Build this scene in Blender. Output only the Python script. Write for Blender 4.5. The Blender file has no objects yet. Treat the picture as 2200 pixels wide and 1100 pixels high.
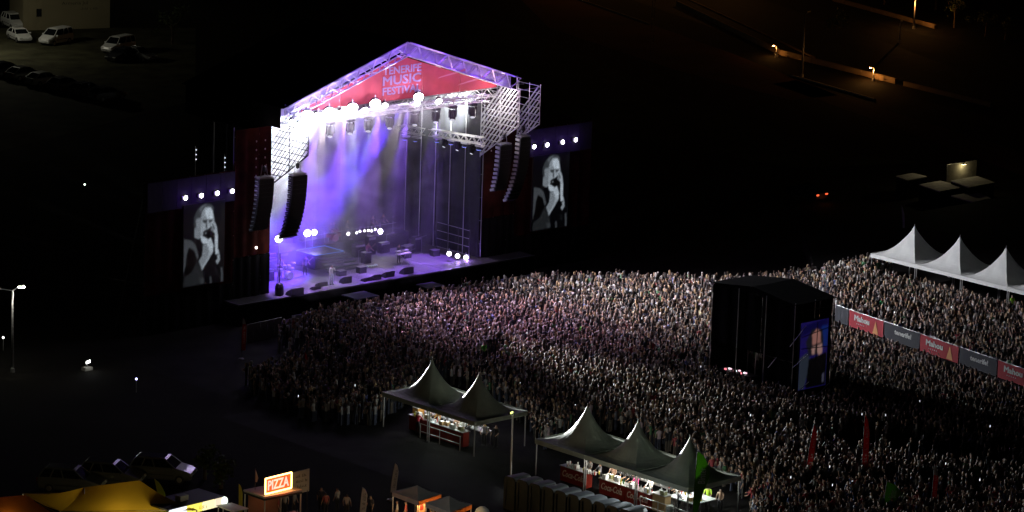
import bpy, math, random
import numpy as np
from mathutils import Vector, Matrix, Euler

random.seed(7)
rng = np.random.default_rng(11)
sc = bpy.context.scene
COL = sc.collection

# ------------------------------------------------------------------ camera
CAM_LOC = Vector((-199.1345, -230.3931, 72.6573))
YAW, PITCH, ROLL, FPX = 0.7435600740, 0.2211538476, 0.0325199104, 8160.69
Fw = Vector((math.sin(YAW) * math.cos(PITCH), math.cos(YAW) * math.cos(PITCH), -math.sin(PITCH)))
Rt = Fw.cross(Vector((0, 0, 1))).normalized()
Up = Rt.cross(Fw)
Rt, Up = (math.cos(ROLL) * Rt + math.sin(ROLL) * Up), (-math.sin(ROLL) * Rt + math.cos(ROLL) * Up)
cd = bpy.data.cameras.new('camera')
cam = bpy.data.objects.new('camera', cd)
COL.objects.link(cam)
cam.matrix_world = Matrix(((Rt.x, Up.x, -Fw.x, CAM_LOC.x), (Rt.y, Up.y, -Fw.y, CAM_LOC.y), (Rt.z, Up.z, -Fw.z, CAM_LOC.z), (0, 0, 0, 1)))
cd.sensor_fit = 'HORIZONTAL'
cd.sensor_width = 36
cd.lens = 36 * FPX / 2200
cd.clip_start = 1
cd.clip_end = 3000
sc.camera = cam

# ------------------------------------------------------------------ world (night)
w = bpy.data.worlds.new('World')
sc.world = w
w.use_nodes = True
bg = w.node_tree.nodes['Background']
bg.inputs['Color'].default_value = (0.35, 0.45, 0.6, 1)
bg.inputs['Strength'].default_value = 0.00035
sc.view_settings.view_transform = 'Standard'
sc.view_settings.look = 'None'
sc.view_settings.gamma = 1
sc.view_settings.exposure = 0
sc.view_settings.use_curve_mapping = False
sc.cycles.use_denoising = True
sc.cycles.max_bounces = 5
sc.cycles.diffuse_bounces = 2
sc.cycles.glossy_bounces = 2
sc.cycles.volume_bounces = 0
sc.cycles.transparent_max_bounces = 8
sc.cycles.sample_clamp_indirect = 3
sc.cycles.volume_step_rate = 2.5
sc.cycles.volume_max_steps = 48


def at(u, v, **k):
    """the point of the plane x=, y= or z= seen at a pixel of the photograph"""
    d = Fw + Rt * ((u - 1100) / FPX) - Up * ((v - 550) / FPX)
    (ax, val), = k.items()
    i = 'xyz'.index(ax)
    return CAM_LOC + d * ((val - CAM_LOC[i]) / d[i])


CAMN = np.array(CAM_LOC)
FN, RN, UN = np.array(Fw), np.array(Rt), np.array(Up)


def px(P):
    d = np.asarray(P, float) - CAMN
    ww = d @ FN
    return 1100 + FPX * (d @ RN) / ww, 550 - FPX * (d @ UN) / ww


# ------------------------------------------------------------------ materials
MC = {}


def mat(name, color=(.5, .5, .5), rough=.6, metal=0., emit=None, es=0., noise=0., nscale=3., bump=0., trans=0., attr=None):
    if name in MC:
        return MC[name]
    m = bpy.data.materials.new(name)
    m.use_nodes = True
    nt = m.node_tree
    b = nt.nodes['Principled BSDF']
    b.inputs['Base Color'].default_value = (*color, 1)
    b.inputs['Roughness'].default_value = rough
    b.inputs['Metallic'].default_value = metal
    if emit:
        b.inputs['Emission Color'].default_value = (*emit, 1)
        b.inputs['Emission Strength'].default_value = es
    if name in ('tarmac', 'ground_dirt', 'arena_floor', 'olive_gravel', 'dry_red_earth', 'dull_grass', 'black_cloth', 'red_mesh_cloth', 'roadside_concrete', 'moving_head_black'):
        b.inputs['Specular IOR Level'].default_value = .06      # dusty, matt surfaces
    src = None
    if attr:
        a = nt.nodes.new('ShaderNodeAttribute')
        a.attribute_name = attr
        src = a.outputs['Color']
        nt.links.new(src, b.inputs['Base Color'])
    if noise or bump:
        tc = nt.nodes.new('ShaderNodeTexCoord')
        nz = nt.nodes.new('ShaderNodeTexNoise')
        nz.inputs['Scale'].default_value = nscale
        nz.inputs['Detail'].default_value = 5
        nt.links.new(tc.outputs['Object'], nz.inputs['Vector'])
        if noise:
            mr = nt.nodes.new('ShaderNodeMapRange')
            mr.inputs['From Min'].default_value = .3
            mr.inputs['From Max'].default_value = .7
            mr.inputs['To Min'].default_value = 1 - noise
            mr.inputs['To Max'].default_value = 1 + noise
            nt.links.new(nz.outputs['Fac'], mr.inputs['Value'])
            mx = nt.nodes.new('ShaderNodeVectorMath')
            mx.operation = 'SCALE'
            mx.inputs[0].default_value = color
            if src:
                nt.links.new(src, mx.inputs[0])
            nt.links.new(mr.outputs['Result'], mx.inputs['Scale'])
            nt.links.new(mx.outputs['Vector'], b.inputs['Base Color'])
        if bump:
            bp = nt.nodes.new('ShaderNodeBump')
            bp.inputs['Strength'].default_value = bump
            bp.inputs['Distance'].default_value = .05
            nt.links.new(nz.outputs['Fac'], bp.inputs['Height'])
            nt.links.new(bp.outputs['Normal'], b.inputs['Normal'])
    if trans:
        out = nt.nodes['Material Output']
        t = nt.nodes.new('ShaderNodeBsdfTranslucent')
        t.inputs['Color'].default_value = (*color, 1)
        ms = nt.nodes.new('ShaderNodeMixShader')
        ms.inputs[0].default_value = trans
        nt.links.new(b.outputs[0], ms.inputs[1])
        nt.links.new(t.outputs[0], ms.inputs[2])
        nt.links.new(ms.outputs[0], out.inputs['Surface'])
    MC[name] = m
    return m


def emat(name, color, es):
    m = mat(name, tuple(c * .5 for c in color), .5, emit=color, es=es)
    m.cycles.emission_sampling = 'NONE' if es < 3 else 'AUTO'
    return m


M_truss = mat('aluminium_truss', (.62, .62, .64), .35, .55, noise=.2, nscale=6)
M_scaf = mat('galvanised_scaffold', (.42, .42, .43), .45, .6, noise=.3, nscale=5)
M_black = mat('black_cloth', (.005, .005, .0055), .95, noise=.3, nscale=2)
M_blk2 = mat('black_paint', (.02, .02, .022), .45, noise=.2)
M_spk = mat('speaker_black', (.03, .03, .033), .5, noise=.2, nscale=8)
M_grill = mat('speaker_grill', (.015, .015, .017), .35, .3, bump=.4, nscale=60)
M_red = mat('red_mesh_cloth', (.024, .004, .003), .95, noise=.45, nscale=1.2)
M_drape = mat('grey_drape', (.022, .023, .026), .85, noise=.35, nscale=1.4)
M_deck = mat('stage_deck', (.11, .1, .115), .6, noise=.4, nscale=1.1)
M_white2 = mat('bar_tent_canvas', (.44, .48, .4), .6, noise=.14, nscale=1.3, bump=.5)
M_headk = mat('moving_head_black', (.006, .005, .008), .5)
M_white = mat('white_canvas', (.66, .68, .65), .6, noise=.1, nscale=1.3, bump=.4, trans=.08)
M_post = mat('tent_post', (.6, .6, .6), .35, .7)
M_metal = mat('steel', (.4, .4, .42), .35, .9)
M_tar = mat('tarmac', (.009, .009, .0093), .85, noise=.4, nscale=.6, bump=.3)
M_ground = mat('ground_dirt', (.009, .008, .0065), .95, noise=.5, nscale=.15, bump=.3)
M_conc = mat('concrete', (.33, .31, .28), .85, noise=.25, nscale=2)


# ------------------------------------------------------------------ object helpers
def wm(o):
    m = o.matrix_basis.copy()
    p = o.parent
    while p:
        m = p.matrix_basis @ m
        p = p.parent
    return m


def tag(o, label=None, cat=None, group=None, kind=None):
    for k, v in (('label', label), ('category', cat), ('group', group), ('kind', kind)):
        if v:
            o[k] = v
    if label and len(label.split()) > 16:
        print('LONG', label)
    return o


def thing(name, label, cat, loc=(0, 0, 0), rz=0, group=None):
    o = bpy.data.objects.new(name, None)
    COL.objects.link(o)
    o.empty_display_size = .2
    loc = tuple(loc) + (0,) * (3 - len(loc))
    o.matrix_basis = Matrix.Translation(Vector(loc)) @ Matrix.Rotation(rz, 4, 'Z')
    return tag(o, label, cat, group)


def put(name, me, parent=None, world=None):
    o = bpy.data.objects.new(name, me)
    COL.objects.link(o)
    if parent:
        o.parent = parent
        o.matrix_basis = (wm(parent).inverted() @ world) if world is not None else Matrix.Identity(4)
    elif world is not None:
        o.matrix_basis = world
    return o


def copy_tree(o, parent=None):
    c = o.copy()
    COL.objects.link(c)
    c.parent = parent
    for ch in o.children:
        copy_tree(ch, c)
    return c


def place(o, loc, rz=0):
    o.matrix_basis = Matrix.Translation(Vector(loc)) @ Matrix.Rotation(rz, 4, 'Z')


def frame(d, up=None):
    d = Vector(d).normalized()
    u = Vector(up) if up is not None else (Vector((0, 0, 1)) if abs(d.z) < .95 else Vector((0, 1, 0)))
    s = d.cross(u).normalized()
    return d, s, s.cross(d)


class MB:
    """collects shapes in world coordinates (or in the thing's own when built at the origin)"""

    def __init__(s):
        s.v, s.f = [], []

    def add(s, vs, fs):
        n = len(s.v)
        s.v += [tuple(p) for p in vs]
        s.f += [tuple(i + n for i in f) for f in fs]
        return s

    def box(s, c, size, rz=0, m=None):
        hx, hy, hz = size[0] / 2, size[1] / 2, size[2] / 2
        R = Matrix.Rotation(rz, 3, 'Z') if m is None else m
        vs = [Vector(c) + R @ Vector((x * hx, y * hy, z * hz)) for x in (-1, 1) for y in (-1, 1) for z in (-1, 1)]
        return s.add(vs, [(0, 1, 3, 2), (4, 6, 7, 5), (0, 4, 5, 1), (2, 3, 7, 6), (0, 2, 6, 4), (1, 5, 7, 3)])

    def tube(s, p0, p1, r0, r1=None, n=6):
        r1 = r0 if r1 is None else r1
        p0, p1 = Vector(p0), Vector(p1)
        d, a, b = frame(p1 - p0)
        vs = [p + (a * math.cos(t) + b * math.sin(t)) * r for p, r in ((p0, r0), (p1, r1)) for t in [i * 2 * math.pi / n for i in range(n)]]
        return s.add(vs, [(i, (i + 1) % n, n + (i + 1) % n, n + i) for i in range(n)] + [tuple(range(n))[::-1], tuple(range(n, 2 * n))])

    def rings(s, rings, close=True):
        n = len(rings[0])
        vs = [p for r in rings for p in r]
        fs = [(k * n + i, k * n + (i + 1) % n, (k + 1) * n + (i + 1) % n, (k + 1) * n + i) for k in range(len(rings) - 1) for i in range(n)]
        if close:
            fs += [tuple(range(n))[::-1], tuple(range((len(rings) - 1) * n, len(rings) * n))]
        return s.add(vs, fs)

    def lathe(s, c, prof, n=10, axis=(0, 0, 1)):
        d, a, b = frame(axis)
        c = Vector(c)
        return s.rings([[c + d * h + (a * math.cos(t) + b * math.sin(t)) * r for t in [i * 2 * math.pi / n for i in range(n)]] for r, h in prof])

    def ball(s, c, r, n=8, k=5, sz=1.):
        return s.lathe(c, [(max(.001, r * math.sin(math.pi * i / k)), -r * sz * math.cos(math.pi * i / k)) for i in range(k + 1)], n)

    def slab(s, pts, th):
        """a flat polygon given thickness vector th"""
        n = len(pts)
        th = Vector(th)
        vs = [Vector(p) for p in pts] + [Vector(p) + th for p in pts]
        return s.add(vs, [tuple(range(n)), tuple(range(n, 2 * n))[::-1]] + [(i, n + i, n + (i + 1) % n, (i + 1) % n) for i in range(n)])

    def build(s, name, m, parent=None, smooth=False, loc=None):
        me = bpy.data.meshes.new(name)
        M = Matrix.Identity(4)
        if parent:
            M = wm(parent).inverted()
        elif loc is not None:
            M = Matrix.Translation(-Vector(loc))
        me.from_pydata([M @ Vector(p) for p in s.v], [], s.f)
        me.materials.append(m)
        if smooth:
            me.polygons.foreach_set('use_smooth', [True] * len(me.polygons))
        me.update()
        o = bpy.data.objects.new(name, me)
        COL.objects.link(o)
        if parent:
            o.parent = parent
        elif loc is not None:
            o.location = loc
        return o


UC = {}


def unit(kind, m):
    k = (kind, m.name)
    if k not in UC:
        b = MB()
        if kind == 'tube':
            b.tube((0, 0, 0), (0, 0, 1), 1, n=6)
        else:
            b.box((0, 0, 0), (1, 1, 1))
        me = bpy.data.meshes.new(kind + '_' + m.name)
        me.from_pydata(b.v, [], b.f)
        me.materials.append(m)
        UC[k] = me
    return UC[k]


def bar(name, p0, p1, r, m, parent=None):
    p0, p1 = Vector(p0), Vector(p1)
    d, a, b = frame(p1 - p0)
    L = (p1 - p0).length
    W = Matrix(((a.x * r, b.x * r, d.x * L, p0.x), (a.y * r, b.y * r, d.y * L, p0.y), (a.z * r, b.z * r, d.z * L, p0.z), (0, 0, 0, 1)))
    return put(name, unit('tube', m), parent, W)


def block(name, c, size, m, parent=None, rz=0):
    W = Matrix.Translation(Vector(c)) @ Matrix.Rotation(rz, 4, 'Z') @ Matrix.Diagonal((*size, 1))
    return put(name, unit('box', m), parent, W)


def truss(parent, p0, p1, h=.5, wdt=.5, seg=.6, rc=.03, rb=.018, m=None, up=(0, 0, 1)):
    """box truss: four chords and zigzag braces"""
    m = m or M_truss
    p0, p1 = Vector(p0), Vector(p1)
    d, s, u = frame(p1 - p0, up)
    L = (p1 - p0).length
    n = max(2, round(L / seg))
    C = [(-1, -1), (1, -1), (1, 1), (-1, 1)]
    c = [s * (a * wdt / 2) + u * (b * h / 2) for a, b in C]
    for q in c:
        bar('chord', p0 + q, p1 + q, rc, m, parent)
    for k in range(4):
        a, b = c[k], c[(k + 1) % 4]
        for i in range(n):
            x0, x1 = p0 + d * (L * i / n), p0 + d * (L * (i + 1) / n)
            if i % 2:
                a2, b2 = b, a
            else:
                a2, b2 = a, b
            bar('brace', x0 + a2, x1 + b2, rb, m, parent)


def text(name, s, origin, xd, yd, height, m, parent, width=None, lift=.02, bold=.0, shear=0.):
    """raised lettering; width squeezes the line to a length"""
    cu = bpy.data.curves.new('t', 'FONT')
    cu.body = s
    cu.size = 1
    cu.extrude = .01
    cu.bevel_depth = bold
    cu.bevel_resolution = 0
    cu.shear = shear
    cu.resolution_u = 2
    o = bpy.data.objects.new('t', cu)
    COL.objects.link(o)
    bpy.context.view_layer.update()
    me = bpy.data.meshes.new_from_object(o.evaluated_get(bpy.context.evaluated_depsgraph_get()))
    bpy.data.objects.remove(o)
    n = len(me.vertices)
    co = np.zeros(n * 3)
    me.vertices.foreach_get('co', co)
    co = co.reshape(-1, 3)
    mn, mx_ = co.min(0), co.max(0)
    sy = height / (mx_[1] - mn[1])
    sx = (width / (mx_[0] - mn[0])) if width else sy
    xd, yd = Vector(xd).normalized(), Vector(yd).normalized()
    nd = xd.cross(yd)
    o_ = Vector(origin)
    P = [o_ + xd * ((p[0] - mn[0]) * sx) + yd * ((p[1] - mn[1]) * sy) + nd * (lift * (1 if p[2] > 0 else .2)) for p in co]
    Mi = wm(parent).inverted()
    me.vertices.foreach_set('co', np.array([Mi @ p for p in P]).ravel())
    me.materials.clear()
    me.materials.append(m)
    me.update()
    ob = bpy.data.objects.new(name, me)
    COL.objects.link(ob)
    ob.parent = parent
    return ob


def strokes(name, origin, xd, yd, length, height, m, parent, n=9, seed=1):
    """a line of print too small to read in the photograph: short raised marks"""
    r_ = random.Random(seed)
    xd, yd = Vector(xd).normalized(), Vector(yd).normalized()
    nd = xd.cross(yd)
    b = MB()
    x = 0
    st = length / n
    for i in range(n):
        if r_.random() < .88:
            w_ = st * r_.uniform(.45, .8)
            h_ = height * r_.choice((.65, .65, 1))
            p = Vector(origin) + xd * x
            b.slab([p, p + xd * (w_ * .3), p + xd * (w_ * .3) + yd * h_, p + yd * h_], nd * .008)
            b.slab([p + xd * (w_ * .35), p + xd * w_, p + xd * w_ + yd * (height * .18), p + xd * (w_ * .35) + yd * (height * .18)], nd * .008)
            if r_.random() < .6:
                b.slab([p + xd * (w_ * .35) + yd * (height * .45), p + xd * w_ + yd * (height * .45), p + xd * w_ + yd * (height * .62), p + xd * (w_ * .35) + yd * (height * .62)], nd * .008)
        x += st
    return tag(b.build(name, m, parent), kind='stuff')


def lamp(kind, loc, power, color=(1, 1, 1), size=.15, aim=None, angle=60, blend=.5, name='light', parent=None):
    ld = bpy.data.lights.new(name, kind)
    ld.energy = power
    ld.color = color
    if kind == 'SPOT':
        ld.spot_size = math.radians(angle)
        ld.spot_blend = blend
    ld.shadow_soft_size = size
    o = bpy.data.objects.new(name, ld)
    COL.objects.link(o)
    M = Matrix.Translation(Vector(loc))
    if aim is not None:
        M = M @ (Vector(aim) - Vector(loc)).to_track_quat('-Z', 'Y').to_matrix().to_4x4()
    if parent:
        o.parent = parent
        M = wm(parent).inverted() @ M
    o.matrix_basis = M
    return o


# ------------------------------------------------------------------ people
def hull_person(pose='stand', h=1.72, shirt=(.1, .1, .1), pants=(.03, .03, .05), skin=(.42, .26, .18), hair=(.03, .02, .015), long_hair=False, shoes=(.03, .03, .03), female=False, sleeve=.5):
    """one continuous figure grown over a skeleton, facing +y, coloured by region"""
    k = h / 1.72
    sw = .17 if female else .195
    J = {'pel': (0, 0, .95), 'wai': (0, 0, 1.1), 'che': (0, .01, 1.3), 'nek': (0, 0, 1.45), 'jaw': (0, .02, 1.54), 'top': (0, .01, 1.66)}
    R = {'pel': (.155, .115), 'wai': (.135, .1), 'che': (.16, .115), 'nek': (.058, .058), 'jaw': (.078, .085), 'top': (.085, .095)}
    E = [('pel', 'wai'), ('wai', 'che'), ('che', 'nek'), ('nek', 'jaw'), ('jaw', 'top')]
    arms = {'stand': ((.26, .02, 1.13), (.27, .12, .9)), 'up': ((.3, .1, 1.55), (.26, .18, 1.85)), 'clap': ((.28, .1, 1.12), (.06, .32, 1.28)), 'phone': ((.27, .16, 1.2), (.08, .4, 1.5)), 'mic': ((.27, .14, 1.15), (.03, .16, 1.47)), 'key': ((.26, .12, 1.12), (.2, .42, 1.02)), 'lean': ((.27, .2, 1.1), (.2, .48, 1.0))}
    ps = pose if isinstance(pose, tuple) else (pose, pose)
    for sgn, s, p in ((-1, 'l', ps[0]), (1, 'r', ps[1])):
        el, ha = arms[p]
        J['sh' + s] = (sgn * sw, 0, 1.4)
        J['el' + s] = (sgn * el[0], el[1], el[2])
        J['wr' + s] = (sgn * ha[0], ha[1], ha[2])
        d = (Vector(ha) - Vector(el)).normalized() * .13
        J['ha' + s] = (sgn * (ha[0] + d.x), ha[1] + d.y, ha[2] + d.z)
        R['sh' + s] = (.062, .062)
        R['el' + s] = (.043, .043)
        R['wr' + s] = (.03, .03)
        R['ha' + s] = (.032, .022)
        E += [('che', 'sh' + s), ('sh' + s, 'el' + s), ('el' + s, 'wr' + s), ('wr' + s, 'ha' + s)]
        J['hi' + s] = (sgn * .095, 0, .86)
        J['kn' + s] = (sgn * .11, .03, .5)
        J['an' + s] = (sgn * .12, -.01, .1)
        J['to' + s] = (sgn * .135, .13, .04)
        R['hi' + s] = (.1, .1)
        R['kn' + s] = (.065, .07)
        R['an' + s] = (.045, .045)
        R['to' + s] = (.045, .035)
        E += [('pel', 'hi' + s), ('hi' + s, 'kn' + s), ('kn' + s, 'an' + s), ('an' + s, 'to' + s)]
    names = list(J)
    me = bpy.data.meshes.new('figure')
    me.from_pydata([Vector(J[n]) * k for n in names], [(names.index(a), names.index(b)) for a, b in E], [])
    o = bpy.data.objects.new('figure', me)
    COL.objects.link(o)
    md = o.modifiers.new('s', 'SKIN')
    md.use_smooth_shade = True
    for i, n in enumerate(names):
        v = me.skin_vertices[0].data[i]
        v.radius = (R[n][0] * k, R[n][1] * k)
        v.use_root = n == 'pel'
    sb = o.modifiers.new('u', 'SUBSURF')
    sb.levels = sb.render_levels = 1
    bpy.context.view_layer.update()
    out = bpy.data.meshes.new_from_object(o.evaluated_get(bpy.context.evaluated_depsgraph_get()))
    bpy.data.objects.remove(o)
    nv = len(out.vertices)
    co = np.zeros(nv * 3)
    out.vertices.foreach_get('co', co)
    co = co.reshape(-1, 3) / k
    P = np.array([J[n] for n in names])
    c = np.zeros((nv, 4))
    c[:, 3] = 1
    segs = [(a, b, np.array(J[a]), np.array(J[b])) for a, b in E]
    for i, p in enumerate(co):
        best, bn, bt = 9, None, 0
        for a, b, A, B in segs:
            t = np.clip(((p - A) @ (B - A)) / ((B - A) @ (B - A)), 0, 1)
            dd = np.linalg.norm(p - A - t * (B - A))
            if dd < best:
                best, bn, bt = dd, (a, b), t
        a, b = bn
        if a in ('nek', 'jaw'):
            q = hair if (p[2] > 1.63 or (p[1] < -.01 and p[2] > (1.38 if long_hair else 1.52)) or (abs(p[0]) > .06 and p[2] > 1.57)) else skin
        elif a == 'che' and b == 'nek':
            q = shirt if bt < .8 else skin
        elif a[:2] == 'sh':
            q = shirt if bt < sleeve * 2 else skin
        elif a[:2] == 'el':
            q = shirt if bt < sleeve * 2 - 1 else skin
        elif a[:2] == 'wr':
            q = skin
        elif b in ('wai', 'che') or b[:2] == 'sh':
            q = shirt if (b != 'wai' or bt > .2) else pants
        elif a[:2] == 'an':
            q = shoes
        else:
            q = pants
        c[i, :3] = q
    ca = out.color_attributes.new('col', 'FLOAT_COLOR', 'POINT')
    ca.data.foreach_set('color', c.ravel())
    out.materials.clear()
    out.materials.append(M_person)
    return out


M_person = mat('clothes_and_skin', (.2, .2, .2), .6, attr='col')

# ================================================================== THE SETTING
def sheet(name, pts, m, z=0., kind='structure'):
    b = MB()
    b.add([(p[0], p[1], z) for p in pts], [tuple(range(len(pts)))])
    return tag(b.build(name, m), kind=kind)


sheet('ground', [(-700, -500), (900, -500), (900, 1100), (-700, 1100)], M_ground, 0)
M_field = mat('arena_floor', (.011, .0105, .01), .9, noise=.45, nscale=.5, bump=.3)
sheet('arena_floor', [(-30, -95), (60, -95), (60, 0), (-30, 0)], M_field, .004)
M_dry = mat('dry_red_earth', (.13, .052, .032), .95, noise=.4, nscale=.12, bump=.3)
VZ = 1.3
fa, fb = at(1795, 655, z=VZ + 1.45), at(2240, 806, z=VZ + 1.45)
vf = Vector((.67, .742, 0))
vA = Vector((fa.x, fa.y, 0))
vB = vA + (Vector((fb.x, fb.y, 0)) - vA).normalized() * 60
vD = vA + vf * 34
tag(MB().slab([vA + Vector((.12, 0, 0)), vB + Vector((.12, 0, 0)), Vector((75, vB.y, 0)), Vector((75, vD.y, 0)), vD], (0, 0, VZ)).build('raised_terrace', M_field, loc=(vA.x, vA.y, 0)), kind='structure')


def onterrace(X, Y):
    e1, e2 = vB - vA, vf
    c1 = e1.x * (Y - vA.y) - e1.y * (X - vA.x)
    c2 = e2.x * (Y - vA.y) - e2.y * (X - vA.x)
    return (c1 > 0) & (c2 < 0)


gp = lambda L: [tuple(at(u, v, z=0))[:2] for u, v in L]
sheet('dry_field', gp([(1120, 0), (1250, 0), (1560, 110), (1800, 205), (1700, 215), (1450, 150), (1180, 60)]), M_dry, .004)
sheet('red_verge', gp([(1710, 172), (1890, 232), (2205, 330), (2205, 380), (1900, 265), (1660, 180)]), M_dry, .004)
M_grass = mat('dull_grass', (.045, .06, .02), .95, noise=.6, nscale=.25, bump=.4)
sheet('grass_bank', gp([(1000, 20), (1120, 60), (1420, 190), (1800, 330), (2000, 350), (1700, 360), (1300, 290), (1180, 230), (1000, 100)]), M_grass, .004)
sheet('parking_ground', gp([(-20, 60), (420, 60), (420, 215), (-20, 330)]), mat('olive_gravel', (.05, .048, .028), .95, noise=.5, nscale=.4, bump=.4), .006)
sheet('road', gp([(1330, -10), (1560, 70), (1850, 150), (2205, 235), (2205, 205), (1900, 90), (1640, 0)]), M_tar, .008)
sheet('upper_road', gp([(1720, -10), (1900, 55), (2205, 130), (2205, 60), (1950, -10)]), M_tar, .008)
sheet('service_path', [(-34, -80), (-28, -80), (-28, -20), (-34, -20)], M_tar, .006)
M_line = mat('road_paint', (.6, .58, .5), .7)


def kerb(name, p, q, wd, h, m, lab, cat):
    a, b_ = at(*p, z=0), at(*q, z=0)
    t = thing(name, lab, cat, a)
    d = b_ - a
    L = d.length
    n = max(1, min(60, round(L / 3)))
    ang = math.atan2(d.y, d.x)
    for i in range(n):
        c = a + d * ((i + .5) / n)
        block('segment', (c.x, c.y, h / 2), (L / n - .06, wd, h), m, t, ang)
    return t


M_wall = mat('roadside_concrete', (.22, .16, .1), .85, noise=.25, nscale=1.)
kerb('roadside_wall', (1455, 12), (1672, 116), .3, .6, M_wall, 'low concrete roadside wall lit orange, upper left stretch before the first wall lamp', 'wall')
kerb('roadside_wall', (1676, 118), (1925, 180), .3, .6, M_wall, 'low concrete roadside wall with the brightest orange lamp glow in its middle', 'wall')
kerb('roadside_wall', (1942, 184), (2130, 230), .3, .5, M_wall, 'low concrete roadside wall past the dark gap, fading out to the right', 'wall')
kerb('roadside_wall', (1790, 2), (2010, 62), .3, .5, M_wall, 'low wall of the upper road running down under the orange street lamp', 'wall')
kerb('pavement_kerb', (1245, 0), (1395, 52), .25, .15, M_wall, 'kerb along the top edge of the dry red field', 'kerb')
kerb('pavement_kerb', (1700, 163), (1880, 215), .25, .15, M_conc, 'thin pale kerb below the two dark poles and road wall', 'kerb')
kerb('pavement_kerb', (1480, 0), (1750, 125), .25, .15, M_wall, 'kerb line above the upper left roadside wall', 'kerb')


# street lamps: pole + arm + head (lit ones carry their lamp)
def street_lamp(loc, h, arms, label, lit=None, watt=0, m=M_scaf, group='street lamps'):
    t = thing('street_lamp', label, 'street lamp', loc, 0, group)
    x, y = loc[0], loc[1]
    MB().tube((x, y, 0), (x, y, h), .11, .06, 8).build('pole', m, t, True)
    MB().tube((x, y, 0), (x, y, .3), .18, .16, 8).build('base', m, t)
    for (ax, ay, up) in arms:
        MB().tube((x, y, h - .05), (x + ax, y + ay, h + up), .045, .04, 6).build('arm', m, t)
        hd = MB().rings([[Vector((x + ax * (1 + f), y + ay * (1 + f), h + up)) + Vector((ay, -ax, 0)).normalized() * s + Vector((0, 0, zz)) for s, zz in ((-wd, 0), (wd, 0), (wd * .6, .1), (-wd * .6, .1))] for f, wd in ((-.2, .06), (.1, .16), (.5, .14), (.75, .04))]).build('lamp_head', mat('lamp_housing', (.6, .6, .5), .4), t)
        if lit:
            e = emat('sodium_lens' if lit[2] < .3 else 'cool_lens', lit, 60)
            MB().lathe((x + ax * 1.3, y + ay * 1.3, h + up - .12), [(.01, 0), (.26, .03), (.28, .09)], 10).build('lens', e, hd) if h > 2 else MB().lathe((x + ax * 1.3, y + ay * 1.3, h + up - .12), [(.01, 0), (.1, .03), (.11, .09)], 10).build('lens', e, hd)  # taller lamps get a wide lens in place of glare
    if watt:
        ax, ay, up = arms[0]
        lamp('POINT', (x + ax * 1.3, y + ay * 1.3, h + up - .25), watt * 1.2, lit, .15, name='lamp_light', parent=t)
    return t


SOD = (1., .42, .1)
p = at(1963, 62, z=0)
street_lamp((p.x, p.y), 2.6 + 1.2, [(-.5, -.3, .2)], 'lit orange street lamp at the top right beside the upper road', SOD, 380)
p = at(1885, 176, z=0)
street_lamp((p.x, p.y + .6), 1.5, [(-.25, .2, .05)], 'short orange lamp glowing over the roadside wall', SOD, 260)
p = at(1676, 124, z=0)
street_lamp((p.x, p.y + .6), 1.3, [(-.2, .2, .05)], 'small dim orange lamp where two roadside walls meet', SOD, 60)
p = at(1580, -40, z=0)
street_lamp((p.x, p.y), 9, [(-.9, .4, .3)], 'orange street lamp over the far field at the top of the frame', SOD, 800)
p = at(1330, -60, z=0)
street_lamp((p.x, p.y), 9, [(-.9, .4, .3)], 'orange street lamp beyond the dry red field', SOD, 800)
p = at(1723, 165, z=0)
street_lamp((p.x, p.y), 7, [(.8, .3, .2)], 'unlit dark street lamp on the thin pale kerb', None, 0)
p = at(1932, 92, z=0)
street_lamp((p.x, p.y), 2.4, [(.4, .2, .1)], 'unlit thin pale pole between the two lit roads', None, 0)
# left car park lamp, twin arms
lp = at(27, 800, z=0)
LH = 6.4
tl = street_lamp((lp.x, lp.y), LH, [(-.95, .55, .12), (.5, -.15, .22)], 'tall twin armed car park lamp with a cool white head at the left edge', (1, 1, .82), 0)
lamp('POINT', (lp.x - 1.25, lp.y + .8, LH - .1), 90, (1, .98, .8), .25, name='lamp_light', parent=tl)
lamp('POINT', (lp.x + .65, lp.y - .2, LH + .1), 30, (1, .98, .8), .1, name='lamp_light', parent=tl)

# small floodlit kiosk thing on the left (187,780)
p = at(187, 795, z=0)
t = thing('flood_light', 'small white floodlight shining on its stand in the dark field at left', 'floodlight', (p.x, p.y, 0))
MB().tube((p.x, p.y, 0), (p.x, p.y, .55), .04, .04).build('pole', M_scaf, t)
MB().box((p.x, p.y, .12), (.7, .5, .24)).build('base', M_conc, t)
MB().box((p.x, p.y - .05, .68), (.62, .22, .26), .4).build('housing', M_blk2, t)
MB().box((p.x - .02, p.y - .17, .68), (.55, .04, .2), .4).build('lens', emat('white_lens', (.95, 1, .95), 7), t)
lamp('POINT', (p.x - .1, p.y - .5, .7), 12, (.95, 1, .95), .1, name='lamp_light', parent=t)
for u, v, c in ((293, 815, (.5, .5, 1)), (182, 397, (.8, 1, .8)), (1836, 526, (1, 1, .95)), (7, 726, (1, 1, .95))):
    p = at(u, v, z=1.)
    t = thing('marker_light', {293: 'tiny bluish ground light in the dark field left of the crowd', 182: 'tiny pale light standing in the dark left of the stage', 1836: 'tiny white light on a post beside the rear of the right crowd', 7: 'tiny white light low at the left edge under the tall lamp'}[u], 'light', (p.x, p.y, 0))
    MB().tube((p.x, p.y, 0), (p.x, p.y, .95), .03, .03).build('post', M_scaf, t)
    MB().ball((p.x, p.y, 1.03), .09, 8, 6).build('bulb', emat('bulb%d' % u, c, 4), t)

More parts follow.
